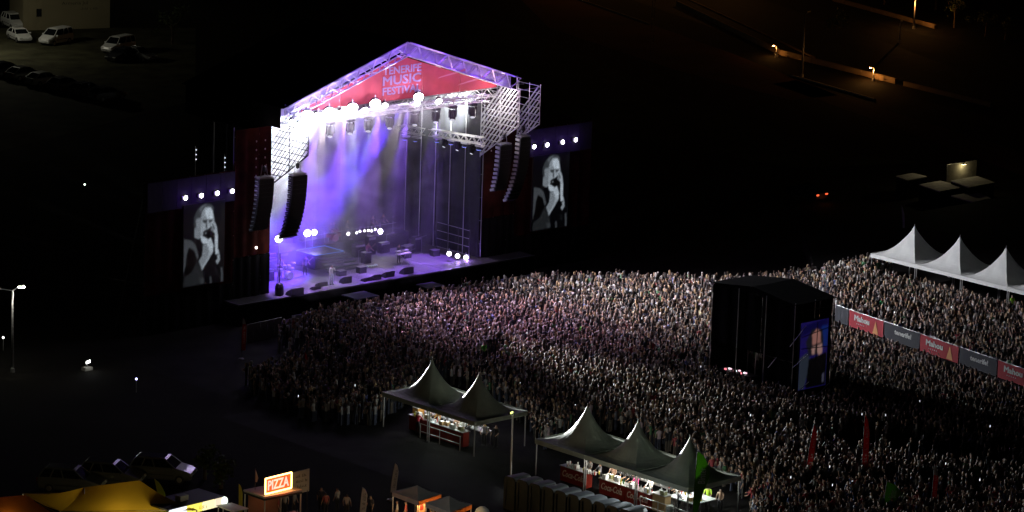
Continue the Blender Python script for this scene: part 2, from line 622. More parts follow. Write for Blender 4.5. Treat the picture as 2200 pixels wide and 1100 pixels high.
# ------------------------------------------------------------------ terraces with the yellow wall lamp, right
def slab_thing(pts, z, th, lab):
    P = [at(u, v, z=z) for u, v in pts]
    c = sum(P, Vector()) / len(P)
    t_ = thing('concrete_terrace', lab, 'terrace', (c.x, c.y, 0), 0, 'concrete terraces under the yellow lamp')
    MB().slab(P, (0, 0, -.1)).build('slab', M_conc, t_)
    MB().slab([c.xyz.lerp(q_, .97) - Vector((0, 0, .1)) for q_ in P], (0, 0, -th + .1)).build('plinth', M_black, t_)  # sides made black: the unlit look is put into the colour
    return t_


slab_thing([(1974, 396), (2020, 388), (2074, 401), (2019, 411)], 1.6, 1.6, 'left terrace slab, the brightest one, below the yellow wall lamp')
slab_thing([(2043, 420), (2098, 411), (2130, 426), (2090, 434)], 1.2, 1.2, 'lower right terrace slab with a dull rim')
slab_thing([(2042, 388), (2100, 378), (2138, 392), (2082, 402)], 1.9, 1.9, 'dim terrace slab right behind the brightest one')
slab_thing([(1925, 378), (1960, 371), (1992, 379), (1950, 387)], 1.9, 1.9, 'dimmest terrace slab at the left end of the row')
p = at(2066, 372, z=0)
t = thing('terrace_wall', 'pale wall washed by a yellow lamp above the terraces', 'wall', (p.x, p.y, 0))
a0, a1 = at(2036, 374, z=2.), at(2098, 364, z=2.)
MB().slab([(a0.x, a0.y, 0), (a1.x, a1.y, 0), (a1.x, a1.y, 2.9), (a0.x, a0.y, 2.9)], ((a0 - a1).y * .03, (a1 - a0).x * .03, 0)).build('wall_panel', M_conc, t)
q = a0.lerp(a1, .48)
nrm = Vector(((a1 - a0).y, -(a1 - a0).x, 0)).normalized()
hs = MB().box((q + nrm * .25 + Vector((0, 0, .85))), (.5, .3, .1), math.atan2((a1 - a0).y, (a1 - a0).x)).build('lamp_shade', M_blk2, t)
MB().box((q + nrm * .25 + Vector((0, 0, .78))), (.4, .22, .04), math.atan2((a1 - a0).y, (a1 - a0).x)).build('lens', emat('yellow_lens', (1, .85, .4), 10), hs)
lamp('POINT', q + nrm * .5 + Vector((0, 0, .6)), 16, (1, .82, .4), .1, name='lamp_light', parent=t)
lamp('POINT', at(2030, 384, z=1.6) + Vector((.3, .6, 2.6)), 90, (1, .85, .5), .3, name='lamp_light', parent=t)  # second light added above the slabs, no fixture

# ------------------------------------------------------------------ storage building top left
bA, bB = at(50, 66, z=0), at(236, 60, z=0)
d = (bB - bA)
ang = math.atan2(d.y, d.x)
nb = Vector((d.y, -d.x, 0)).normalized()
t = thing('storage_building', 'pale yellowish warehouse wall with one small dark window behind the vans', 'building', ((bA + bB) / 2)[:3])
M_bw = mat('cream_render', (.22, .19, .11), .85, noise=.2, nscale=.6)
mid = (bA + bB) / 2
L = d.length
ww = 1.0
pos = .2
# wall built round its window opening
def wallbit(x0, x1, z0, z1):
    c = bA + d.normalized() * ((x0 + x1) / 2) - nb * .15
    block('wall', (c.x, c.y, (z0 + z1) / 2), (x1 - x0, .3, z1 - z0), M_bw, t, ang)
wx0, wx1, wz0, wz1 = L * .15, L * .215, 1.55, 2.5
wallbit(0, wx0, 0, 4.2); wallbit(wx1, L, 0, 4.2); wallbit(wx0, wx1, 0, wz0); wallbit(wx0, wx1, wz1, 4.2)
c = bA + d.normalized() * ((wx0 + wx1) / 2) - nb * .2
wn = block('window', (c.x, c.y, (wz0 + wz1) / 2), (wx1 - wx0, .05, wz1 - wz0), mat('dark_glass', (.01, .012, .015), .1), t, ang)
c2 = mid - nb * 3.2
block('roof', (c2.x, c2.y, 4.3), (L + .4, 6.6, .2), M_scaf, t, ang)
c2 = mid - nb * 3.3
block('wall', (c2.x, c2.y, 2.08), (L, 5.9, 4.1), M_bw, t, ang)
text('lettering', 'Armeria Jul', (bA + d.normalized() * (L * .44) + Vector((0, 0, 2.75))), d, (0, 0, 1), .5, mat('dark_lettering', (.05, .045, .03), .7), t, L * .3, .01, 0)
strokes('printed_line', bA + d.normalized() * (L * .66) + Vector((0, 0, 2.25)), d, (0, 0, 1), L * .2, .26, mat('dark_lettering'), t, 11, 3)


# ------------------------------------------------------------------ cars
M_tyre = mat('tyre', (.015, .015, .015), .8)
M_glass = mat('car_glass', (.008, .009, .011), .05)
M_rim = mat('alloy_rim', (.4, .4, .4), .3, .8)
M_head = mat('headlight_lens', (.5, .5, .48), .12)
M_tail = mat('tail_lens', (.25, .01, .01), .2)


def car(name, label, loc, rz, kind, paint, group=None):
    t = thing(name, label, 'van' if kind == 'van' else 'car', (0, 0, 0), 0, group)
    if kind == 'van':
        L, W, belt, H, x0, x1, y0, y1 = 4.4, 1.8, 1.15, 1.85, 1.25, -2.1, .55, -2.0   # windscreen base / rear base, roof front / rear
    elif kind == 'suv':
        L, W, belt, H, x0, x1, y0, y1 = 4.5, 1.85, 1.1, 1.7, 1.05, -2.1, .35, -1.75
    else:
        L, W, belt, H, x0, x1, y0, y1 = 4.3, 1.76, .95, 1.45, .95, -1.85, .2, -1.1
    hw = W / 2
    st = [(-L / 2, .5, belt * .8, .86), (-L / 2 + .12, .3, belt * .96, .96), (-L * .25, .24, belt, 1), (L * .1, .24, belt, 1), (x0 + .05, .25, belt, .99), (L / 2 - .55, .26, belt * .87, .95), (L / 2 - .1, .32, belt * .72, .86), (L / 2, .42, belt * .55, .78)]
    rg = []
    for x, zb, zt, f in st:
        y = hw * f
        rg.append([(x, -y * .92, zb), (x, -y, zb + .15), (x, -y, zt - .18), (x, -y * .93, zt), (x, y * .93, zt), (x, y, zt - .18), (x, y, zb + .15), (x, y * .92, zb)])
    MB().rings(rg).build('body', paint, t, False)
    ci, ct = hw * .9, hw * .74
    cab = MB().rings([[(x1, -ci, belt - .02), (x0, -ci, belt - .02), (x0, ci, belt - .02), (x1, ci, belt - .02)], [(y1, -ct, H - .07), (y0, -ct, H - .07), (y0, ct, H - .07), (y1, ct, H - .07)]]).build('glasshouse', M_glass, t)
    MB().rings([[(y1 - .06, -ct - .02, H - .09), (y0 + .08, -ct - .02, H - .09), (y0 + .08, ct + .02, H - .09), (y1 - .06, ct + .02, H - .09)], [(y1 + .1, -ct + .1, H), (y0 - .1, -ct + .1, H), (y0 - .1, ct - .1, H), (y1 + .1, ct - .1, H)]]).build('roof', paint, t, False)
    for s in (-1, 1):
        for xb, xt in ((x0, y0), ((x0 + x1) / 2 + .15, (y0 + y1) / 2 + .1), (x1, y1)) + (((x1 * .62, y1 * .62),) if kind != 'sedan' else ()):
            bar('pillar', (xb, s * (ci + .01), belt - .02), (xt, s * (ct + .012), H - .07), .045, paint, t)
        MB().box((x0 - .25, s * (hw + .1), belt + .02), (.14, .2, .14)).build('mirror', paint, t)
        MB().box((L / 2 - .12, s * hw * .62, belt * .62), (.2, .38, .16)).build('headlight', M_head, t)
        MB().box((-L / 2 + .04, s * hw * .74, belt * .75), (.12, .2, .3)).build('tail_light', M_tail, t)
        for x in (-L * .3, L * .31):
            wl = MB().tube((x, s * (hw - .2), .32), (x, s * (hw + .01), .32), .32, .32, 14).build('wheel', M_tyre, t)
            MB().tube((x, s * (hw + .0), .32), (x, s * (hw + .03), .32), .2, .17, 10).build('rim', M_rim, wl)
            a = MB().rings([[(x + .4 * math.cos(q), s * (hw - .02), .32 + .4 * math.sin(q)), (x + .4 * math.cos(q), s * (hw + .012), .32 + .4 * math.sin(q))] for q in [math.pi * i / 8 for i in range(9)]] , False)
        MB().box((0, s * (hw + .005), belt * .55), (L * .42, .02, .06)).build('trim', M_blk2, t)
    place(t, (loc[0], loc[1], 0), rz)
    return t


P_white = mat('white_car_paint', (.6, .6, .57), .3, noise=.05)
P_grey = mat('grey_car_paint', (.14, .15, .15), .2, .3)
P_dark = mat('dark_car_paint', (.05, .05, .055), .12, .3)
P_silver = mat('silver_car_paint', (.35, .35, .34), .2, .6)


def dirpx(u0, v0, u1, v1, z=.5):
    a, b_ = at(u0, v0, z=z), at(u1, v1, z=z)
    return math.atan2(b_.y - a.y, b_.x - a.x)


def carat(u, v, z=.8):
    q = at(u, v, z=z)
    return (q.x, q.y)


car('parked_van', 'white passenger van with lit paint nearest the dark middle of the car park', carat(254, 97), math.radians(-165), 'van', P_white)
car('parked_van', 'white van standing in front of the warehouse wall', carat(120, 79), math.radians(-165), 'van', P_white)
car('parked_car', 'white car seen end on, left of the warehouse van', carat(42, 76, .6), math.radians(-105), 'sedan', P_white)
car('parked_car', 'white hatchback at the left edge beside the warehouse', carat(30, 48, .6), math.radians(-105), 'suv', P_white)
car('parked_car', 'pale low car parked right behind the white passenger van', carat(297, 117, .6), math.radians(-75), 'sedan', P_silver)
car('parked_car', 'black car in front of the white passenger van', carat(262, 118, .6), math.radians(-165), 'sedan', P_dark)
for (u, v, pt, lab) in ((12, 148, P_dark, 'dark car at the far left end of the glinting row'), (52, 158, P_silver, 'silver car second from left in the glinting row'), (95, 170, P_white, 'whitish car third from left in the glinting row'), (140, 181, P_silver, 'silver car fourth from left in the glinting row'), (186, 192, P_silver, 'dull silver car fifth in the glinting row'), (230, 202, P_silver, 'dim pale car at the right end of the glinting row')):
    car('parked_car', lab, carat(u, v, .6), math.radians(4), 'sedan', pt, 'cars parked in a row on the far left car park')
# lamps of that car park (just outside the frame on the left)
p = at(-60, 120, z=0)
street_lamp((p.x, p.y), 8, [(.8, .3, .2)], 'car park lamp standing past the left edge of the frame', (1, .95, .75), 1000)
p = at(150, -50, z=0)
street_lamp((p.x - 3, p.y - 18), 8, [(.8, -.3, .2)], 'yellowish lamp lighting the warehouse wall and vans', (1, .85, .5), 0)
lamp('POINT', (p.x - 4, p.y - 34, 9), 40, (1, .88, .5), .3, name='lamp_light')
# three grey cars, lower left
for (u, v, lab) in ((155, 1030, 'grey hatchback leftmost behind the yellow tent'), (240, 1017, 'grey hatchback in the middle behind the yellow tent'), (350, 1006, 'grey hatchback rightmost behind the yellow tent')):
    car('parked_car', lab, carat(u, v, .8), math.radians(-52), 'suv', P_grey, 'grey cars parked behind the yellow tent')

# ================================================================== STAGE
st = thing('stage_deck', 'wide black festival stage deck with a lit glossy floor', 'stage', (0, .7, 0))
for i, xx in enumerate(np.linspace(-16, 16, 17)[:-1]):
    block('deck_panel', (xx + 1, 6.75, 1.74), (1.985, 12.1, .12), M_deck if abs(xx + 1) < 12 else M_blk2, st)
block('skirt', (0, .78, .84), (32, .05, 1.68), M_black, st)
block('skirt', (-15.97, 6.8, .84), (.05, 11.9, 1.68), M_black, st)
block('skirt', (15.97, 6.8, .84), (.05, 11.9, 1.68), M_black, st)
bar('edge_trim', (-16, .72, 1.8), (16, .72, 1.8), .03, M_metal, st)
block('step_down', (-4.2, -.35, 1.2), (2.4, 2.0, .1), M_blk2, st)
block('step_down', (3.5, -.2, 1.0), (1.8, 1.7, .1), M_blk2, st)

# roof with gable
rf = thing('stage_roof', 'gabled stage roof edged with lattice trusses glowing purple', 'stage roof', (0, 0, 17))
EX, EZ, RZ = 12.3, 17.75, 21.85
yf = -.3
for s in (-1, 1):
    sl = Vector((-s * EX, 0, RZ - EZ))
    nrm = Vector((s * (RZ - EZ), 0, EX)).normalized()
    dn = Vector((0, 0, -.6))
    truss(rf, Vector((s * EX, yf, EZ)) + dn, Vector((0, yf, RZ)) + dn, 1.05, .8, .85, .06, .038, M_truss, up=nrm)
    a0, a1 = Vector((s * (EX + .55), yf - .3, EZ - .2)), Vector((0, yf - .3, RZ - .02))
    MB().slab([a0 + nrm * .02, a1 + nrm * .02, a1 + Vector((0, 13.2, 0)), a0 + Vector((0, 13.2, 0))], nrm * .06).build('roof_sheet', M_black, rf)
    e0 = Vector((s * EX, .35, EZ - .05))
    MB().slab([e0, Vector((0, .35, RZ - .05)), Vector((0, .35, RZ - 1.05)), e0 + Vector((0, 0, -1.0))], (0, .04, 0)).build('fascia_cloth', mat('pale_roof_cloth', (.5, .48, .6), .7, noise=.2, nscale=1.5), rf)
    bar('end_post', (s * (EX + .12), yf, EZ - 1.1), (s * (EX + .12), yf, EZ + .1), .06, M_truss, rf)
truss(rf, (-12.1, .9, 16.45), (12.1, .9, 16.45), .7, .6, .75, .04, .026, M_truss)
for yy in (5, 9):
    truss(rf, (-12.1, yy, 17.0), (12.1, yy, 17.0), .5, .5, 1.1, .04, .024, M_scaf)

for s in (-1, 1):  # black sheets added to block smoke light leaking under the eaves
    for k in range(5):
        block('leak_block_sheet', (s * 12.36, 3.9 + k * 1.95, 16.4), (.05, 1.93, 2.6), M_black, rf)
block('leak_block_sheet', (-12.36, 1.62, 16.75), (.05, 2.55, 1.9), M_black, rf)

# gable banner
M_ban = mat('red_banner', (.58, .085, .1), .6, noise=.12, nscale=.9)
bn = thing('gable_banner', 'red triangular banner filling the stage gable with white lettering', 'banner', (0, .25, 17))
by = .22
for k, (xa, xb) in enumerate([(-10.6, -6.3), (-6.3, -1.95), (-1.95, 2.4), (2.4, 6.5), (6.5, 10.6)]):
    def zt(x):
        return 20.55 - abs(x) * (20.55 - 17.15) / 10.6
    def zb(x):
        return 16.95
    pts = [(xa, by, zb(xa)), (xb, by, zb(xb))]
    top = [(xb, by, zt(xb))] + ([(0, by, zt(0))] if xa < 0 < xb else []) + [(xa, by, zt(xa))]
    pts = [(p_[0] + (.02 if p_[0] == xa else -.02 if p_[0] == xb else 0), p_[1], p_[2]) for p_ in pts + top]
    MB().slab(pts, (0, .04, 0)).build('banner_panel', M_ban, bn)
M_let = mat('banner_lettering', (.46, .38, .58), .7)
for s_, z_, h_ in (('TENERIFE', 19.12, .62), ('MUSIC', 18.22, .78), ('FESTIVAL', 17.42, .66)):
    text('lettering', s_, (-1.9, by - .005, z_), (1, 0, 0), (0, 0, 1), h_, M_let, bn, 4.1, .02, .022)
for q in ((4.0, 18.3, 3.2), (6.2, 17.5, 3.0)):
    MB().slab([(q[0], by - .012, q[1]), (q[0] + q[2], by - .012, q[1] + .35), (q[0] + q[2], by - .012, q[1] + .55), (q[0] + .3, by - .012, q[1] + .12)], (0, .01, 0)).build('printed_streak', mat('banner_streak', (.7, .25, .28), .6), bn)

# front lighting truss and its lamps
M_dl = mat('shaded_lattice', (.09, .09, .1), .5, .4)  # same scaffold, darkened: the backlit silhouette is put into the colour
ft = thing('lighting_truss', 'long front lighting truss hung under the gable banner', 'truss', (0, -.6, 16.3))
TY, TZ = -.45, 16.35
truss(ft, (-11.2, TY, TZ), (9.0, TY, TZ), .55, .5, .62, .032, .02, M_truss)
for xx in np.linspace(-10.5, 8.4, 6):
    bar('hanger', (xx, TY, TZ + .25), (xx, TY + .15, 17.1), .02, M_scaf, ft)

LW = (1., .93, .97)
M_blind = emat('blinder_lens', (1, .95, .98), 45)
M_dimlens = mat('dark_lens', (.25, .22, .4), .15)


def par_can(loc, aim, label, group, name='par_light', r=.16, em=M_blind, L=.4):
    loc = Vector(loc)
    d_ = (Vector(aim) - loc).normalized()
    t_ = thing(name, label, 'stage light', loc, 0, group)
    MB().lathe(loc, [(r * .55, -L), (r * .9, -L * .6), (r, 0), (r * 1.08, .03)], 10, d_).build('housing', M_blk2, t_)
    MB().lathe(loc + d_ * .035, [(r * .98, 0), (r * .6, .03), (.01, .045)], 10, d_).build('lens', em, t_)
    dd, a_, b2 = frame(d_)
    MB().box(loc + Vector((0, 0, r + .1)), (.06, .06, .3)).build('clamp', M_metal, t_)
    return t_


def moving_head(loc, aim, label, group, em, sc_=1.):
    """hangs from loc: base box, yoke arms, head pointing at aim"""
    loc = Vector(loc)
    t_ = thing('moving_head_light', label, 'stage light', loc, 0, group)
    MB().box(loc + Vector((0, 0, -.12)), (.42 * sc_, .36 * sc_, .2)).build('base', M_headk, t_)
    c_ = loc + Vector((0, 0, -.55 * sc_))
    for s_ in (-1, 1):
        MB().box(c_ + Vector((s_ * .25 * sc_, 0, .14)), (.07, .2, .5 * sc_)).build('yoke_arm', M_headk, t_)
    d_ = (Vector(aim) - c_).normalized()
    h_ = MB().lathe(c_ - d_ * .25 * sc_, [(.1 * sc_, -.08), (.19 * sc_, .05), (.2 * sc_, .3 * sc_), (.17 * sc_, .52 * sc_), (.18 * sc_, .58 * sc_)], 10, d_).build('head', M_headk, t_)
    MB().lathe(c_ + d_ * .34 * sc_, [(.155 * sc_, 0), (.1 * sc_, .02), (.01, .03)], 10, d_).build('lens', em, h_)
    return t_


M_hl = emat('pale_beam_lens', (.9, .9, 1), .7)
names8 = ['leftmost', 'second from left', 'third from left', 'fourth from left', 'fourth from right', 'third from right', 'second from right', 'rightmost']
for i, (u, v) in enumerate([(705, 258), (748, 252), (787, 247), (833, 239), (887, 231), (932, 225), (968, 221), (1011, 214)]):
    q = at(u, v, y=TY)
    moving_head((q.x, TY - .3, 16.1), (q.x - 3, -4, 9), 'dark moving head lamp, %s of eight hanging below the front truss' % names8[i], 'moving heads under the front truss', M_hl, 1.4)
bl = [(660, 246, 1.), (684, 249, .8), (707, 240, 1.), (733, 243, .5), (757, 231, 1.), (784, 237, .4), (806, 222, 1.), (827, 226, .3), (899, 208, .9), (896, 222, .3), (943, 217, .3), (628, 262, .35)]
pos12 = ['at the very left beside the lattice', 'next right of the brightest left one', 'third in the bright left cluster', 'small one between two bright ones', 'bright one over the third dark head', 'small one right of the middle bright one', 'bright one under the lettering', 'small one just right of the lettering glare', 'large single one right of the lettering', 'small one under the large single one', 'small one on the right half of the truss', 'faint one over the left lattice']
blinders = []
for i, (u, v, k) in enumerate(bl):
    q = at(u, v, y=TY - .35)
    par_can((q.x, TY - .35, q.z), (q.x - 8, -14, 9), 'glaring white stage blinder, ' + pos12[i], 'blinders on the front truss', 'blinder_light', .16 + .28 * k, M_blind, .5)  # lens radius widened to stand in for each lamp's glare
    blinders.append((q.x, q.z, k))
# blinder light; the washes and banner fill are added without fixtures
for (xx, zz, k) in blinders:
    if k > .45:
        lamp('POINT', (xx, -1.15, zz + .35), 230 * k, (.72, .6, 1), .12, name='blinder_glow')
for xx, pw, co, ai, an in ((-4, 42000, (.9, .6, 1), (-2, -13, 0), 66), (1, 38000, (.95, .87, 1), (15, -16, 0), 70), (5, 36000, (.95, .95, 1), (22, -26, 0), 74), (6, 15000, (.9, .97, 1), (14, -45, 0), 70)):
    lamp('SPOT', (xx, TY - 2.2, 17.0), pw, co, .3, aim=ai, angle=an, blend=1, name='added_audience_wash')  # added stand-in for the blinders' aimed output, no fixture
lamp('SPOT', (8, TY - 2.2, 17.0), 20000, (.9, .95, 1.), .3, aim=(42, -32, 3), angle=34, blend=.8, name='added_audience_wash')
lamp('SPOT', (-10.8, -2.8, 5.4), 300000, (.95, 1., .97), .2, aim=(-22.5, -31, 5.4), angle=14, blend=.7, name='added_low_wash')  # low spots added to put bright edges on the bar tents
lamp('SPOT', (-10.8, -2.8, 5.4), 520000, (.95, 1., .97), .2, aim=(-22, -49, 5.4), angle=12, blend=.7, name='added_low_wash')
lamp('SPOT', (-4, -2.8, 5.4), 90000, (.95, 1., .97), .2, aim=(-8, -50, 3), angle=22, blend=1, name='added_low_wash')
for xx in (-6.5, -1, 4.5, 9):
    lamp('POINT', (xx, -2.6, 17.4), 170, (1, .55, .8), .3, name='banner_light')  # fill added to brighten the banner, no fixture
# purple fill added along the roof edge trusses, without fixtures
for s in (-1, 1):
    for k in range(5):
        lamp('POINT', (s * (1.2 + 2.5 * k), -1.45, 21.9 - (1.2 + 2.5 * k) * .333), 95, (.2, .05, 1), .2, name='added_roof_edge_fill')
lamp('POINT', (-11, -1.6, 17.6), 30, (.5, .35, 1), .2, name='added_roof_edge_fill')

# cantilevered lattice frames at both sides
for s, lab in ((-1, 'dense scaffold lattice hanging at the left side of the opening against white light'), (1, 'dense pale scaffold lattice hanging at the right side of the opening')):
    t = thing('side_lattice', lab, 'scaffold', (s * 11.3, 0, 12), 0)
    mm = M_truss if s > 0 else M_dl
    for xp, ya, yb, zt_, zl0, zl1, m_, stp in ((11.3, 2.8, -1.9, 16.9, 10.6, 13.9, mm, .53), (13.8, 1.0, -1.7, 17.0, 12.0, 13.8, mm, .62))[:2 if s > 0 else 1]:
        X = s * xp
        zlow = lambda y: zl0 + (ya - y) / (ya - yb) * (zl1 - zl0)
        for y in (ya, (ya + yb) / 2, yb):
            bar('upright', (X, y, zlow(y) - .1), (X, y, zt_ + .15), .04, m_, t)
        k = 0
        z = zt_
        while z > zl0:
            yl = ya if z <= zl0 + .01 else ya
            # where the slanted lower edge cuts this level
            ycut = yb if z >= zl1 else ya - (z - zl0) / (zl1 - zl0) * (ya - yb)
            if ya - ycut > .3:
                bar('ledger', (X, ya, z), (X, ycut, z), .042 if s > 0 else .03, m_, t)
            z -= stp
        # slanting ladder rails: going down toward the rear
        slope = 1.15
        n = 15
        for i in range(n):
            y0 = ya - .1 - i * .42 + 1.8
            # start on top edge or on front upright
            pts = []
            for f in np.linspace(0, 1, 60):
                z_ = zt_ - f * 7
                y_ = y0 - 4.2 + f * 7 / slope
                if yb <= y_ <= ya and z_ >= zlow(y_):
                    pts.append((y_, z_))
            if len(pts) > 2:
                bar('diagonal', (X, pts[0][0], pts[0][1]), (X, pts[-1][0], pts[-1][1]), .075 if s > 0 else .026, m_, t)
        bar('lower_rail', (X, ya, zl0), (X, yb, zl1), .05, m_, t)
    for y in (-1.8, .4) if s > 0 else ():
        for z in (16.9, 14.6):
            bar('cross_tube', (s * 11.3, y, z), (s * 13.8, y * .9, z), .03, M_truss, t)
    lamp('POINT', (s * 9.6, -.6, 15.2), 420 if s > 0 else 12, (1, .9, .86), .3, name='lattice_light')

# line array speaker hangs
def line_array(x, y, ztop, n, wdt, lab, sgn, curve=.02):
    t = thing('line_array', lab, 'loudspeaker', (x, y, ztop), 0)
    yy, zz, ang_ = y, ztop, 0.
    hh = .37
    for i in range(n):
        c_ = Vector((x, yy, zz - hh / 2))
        R_ = Matrix.Rotation(-ang_, 3, 'X')
        b = MB()
        # wedge cabinet: tall front, shorter rear
        f0, b0 = .36, .26
        vs = [(-wdt / 2, -.34, -f0 / 2), (wdt / 2, -.34, -f0 / 2), (wdt / 2, -.34, f0 / 2), (-wdt / 2, -.34, f0 / 2), (-wdt / 2 * .86, .34, -b0 / 2), (wdt / 2 * .86, .34, -b0 / 2), (wdt / 2 * .86, .34, b0 / 2), (-wdt / 2 * .86, .34, b0 / 2)]
        b.add([c_ + R_ @ Vector(q) for q in vs], [(3, 2, 1, 0), (4, 5, 6, 7), (0, 1, 5, 4), (2, 3, 7, 6), (1, 2, 6, 5), (3, 0, 4, 7)])
        cb = b.build('speaker_box', M_spk, t)
        MB().box(c_ + R_ @ Vector((0, -.35, 0)), (wdt * .95, .02, f0 * .9), m=R_).build('grille', M_grill, cb)
        for s_ in (-1, 1):
            MB().box(c_ + R_ @ Vector((s_ * wdt * .48, .05, 0)), (.06, .5 if sgn > 0 else .28, .2 if sgn > 0 else .07), m=R_).build('bracket', mat('bracket_steel', (.5, .5, .52), .4, .4), cb)
        ang_ += curve * (1 + i * .12)
        zz -= hh * math.cos(ang_)
        yy += hh * math.sin(ang_)
    block('fly_bar', (x, y, ztop + .1), (wdt * .9, .7, .1), M_metal, t)
    for s_ in (-1, 1):
        MB().tube((x + s_ * .35, y, ztop + .15), (x + s_ * .2, y, ztop + 1.1), .03, .03).build('chain', M_metal, t)
    MB().lathe((x, y, ztop + .5), [(.05, 0), (.14, .08), (.14, .4), (.05, .5)], 8).build('chain_motor', M_blk2, t)
    return t


line_array(-12.1, -1.6, 12.35, 15, 1.5, 'tall black line array hanging in front of the left of the stage', -1)
line_array(-15.0, -1.0, 12.3, 12, 1.5, 'outer black line array at the left, dark against the red cloth', -1)
line_array(10.3, -1.2, 12.3, 11, 1.3, 'inner black line array at the right with ribbed pale side', 1)
line_array(11.9, -1.8, 12.9, 16, 1.15, 'long curved line array at the right, outermost hang', 1)

# ------------------------------------------------------------------ cloth covered towers and screen walls beside the opening
def clothwall(t, x0, x1, y, z0, z1, m_, n, nm='cloth_panel', amp=.05):
    for i in range(n):
        a_, b_ = x0 + (x1 - x0) * i / n + .01, x0 + (x1 - x0) * (i + 1) / n - .01
        k_ = 8
        b = MB()
        xs = np.linspace(a_, b_, k_ + 1)
        ys = y + amp * np.sin(np.linspace(0, 2 * math.pi, k_ + 1) + i)
        b.add([(x_, y_, z_) for z_ in (z0, z1) for x_, y_ in zip(xs, ys)], [(j, j + 1, k_ + 2 + j, k_ + 1 + j) for j in range(k_)])
        b.build(nm, m_, t)


for s, labs in ((-1, ('left scaffold tower hung with dark red mesh cloth', 'left screen wall of dark red mesh over a black skirt')), (1, ('right scaffold tower hung with dark red mesh cloth', 'right screen wall of dark red mesh over a black skirt'))):
    xi, xm, xo = s * 11.45, s * 15.2, s * 24.0
    t = thing('cloth_tower', labs[0], 'scaffold tower', ((xi + xm) / 2, 3, 0))
    clothwall(t, min(xi, xm), max(xi, xm), 2.5, 5.2, 15.6, M_red, 3)
    clothwall(t, min(xi, xm), max(xi, xm), 2.5, 1.82, 5.18, M_black, 4, 'skirt_panel')
    for X in (xi + s * .06, xm):
        for Y in (2.65, 5.2):
            bar('upright', (X, Y, 1.9), (X, Y, 15.8), .05, M_scaf, t)
    for z in np.arange(3, 16, 2.0):
        bar('ledger', (xi, 2.66, z), (xm, 2.66, z), .03, M_scaf, t)
        bar('ledger', (xi, 2.66, z), (xi, 5.2, z), .03, M_scaf, t)
    for X, zt_ in ((s * 12.2, 16.6), (s * 13.1, 15.6)):
        for k in range(6):
            block('coupler', (X, 2.4, 11 + k * .7), (.07, .05, .12), M_truss, t)
    t2 = thing('screen_wall', labs[1], 'screen wall', ((xo + xm) / 2, 3, 0))
    clothwall(t2, min(xm, xo) + .02, max(xm, xo) - .02, 2.55, 3.2, 12.4, M_red, 6)
    clothwall(t2, min(xm, xo) + .02, max(xm, xo) - .02, 2.55, 0, 3.18, M_black, 7, 'skirt_panel')
    for k_ in range(6):
        block('halo_catch_strip', (s * 15.9 + s * k_ * 1.45, 2.44, 11.1), (1.43, .03, 2.4), mat('halo_catch_cloth', (.022, .02, .026), .9, noise=.3, nscale=2), t2)  # strip added behind the floodlights to catch their violet halo
    for X in np.linspace(xm, xo, 5):
        bar('upright', (X, 2.75, 0), (X, 2.75, 12.6), .05, M_black, t2)
        bar('raker', (X, 2.8, 11), (X, 6.2, 0), .04, M_blk2, t2)
    for z in (4, 8, 12.3):
        bar('ledger', (xm, 2.76, z), (xo, 2.76, z), .03, M_scaf, t2)
# small column lights high left
for (u, v, n, lab) in ((420, 335, 3, 'thin column of dim pale lamps high over the left screen wall, left one'), (482, 352, 4, 'thin column of dim pale lamps high over the left screen wall, right one'), (559, 262, 2, 'small bright lamp cluster on top of the left cloth tower')):
    q = at(u, v, y=4.2)
    t = thing('mast_lights', lab, 'mast', (q.x, 4.2, 0))
    bar('mast', (q.x, 4.2, 0), (q.x, 4.2, q.z + .8), .03, M_scaf, t)
    for k in range(n):
        MB().ball((q.x, 4.12, q.z - k * .38 + .5), .06 if n > 2 else .12, 6, 4).build('bulb', emat('mast_bulb', (.8, .85, 1), 1.2) if n > 2 else emat('mast_bulb_bright', (.9, .85, 1), 4), t)
lamp('POINT', (-13.4, 1.2, 15.6), 16, (1, .8, .75), .1, name='tower_light')
lamp('POINT', (12.6, .9, 8.2), 26, (1, .75, .7), .3, name='tower_light')

# ------------------------------------------------------------------ stage interior: drapes, poles
M_drapeL = M_drape
t = thing('backdrop', 'tall grey cloth backdrop behind the smoke', 'backdrop', (0, 12.2, 1.8))
clothwall(t, -11.3, 11.3, 12.2, 1.8, 16.6, M_drape, 9, 'drape', .1)
t = thing('side_drape', 'grey side drape wall on the right inside of the stage with pale seams', 'drape', (11.3, 7, 1.8))
for i in range(5):
    y0, y1 = 2.7 + i * 1.9, 2.7 + (i + 1) * 1.9 - .03
    ys = np.linspace(y0, y1, 9)
    xs = 11.35 + .06 * np.sin(np.linspace(0, 2 * math.pi, 9) + i)
    b = MB()
    b.add([(x_, y_, z_) for z_ in (1.8, 16.6) for x_, y_ in zip(xs, ys)], [(j, j + 1, 10 + j, 9 + j) for j in range(8)])
    b.build('drape', M_drape, t)
    bar('seam_pole', (11.2, y1, 1.8), (11.2, y1, 16.6), .035, M_truss, t)
t = thing('side_drape', 'dark side drape wall on the left inside of the stage', 'drape', (-11.3, 7, 1.8))
for i in range(5):
    y0, y1 = 2.9 + i * 1.85, 2.9 + (i + 1) * 1.85 - .03
    block('drape', (-11.35, (y0 + y1) / 2, 9.2), (.05, y1 - y0, 14.8), M_drape, t)

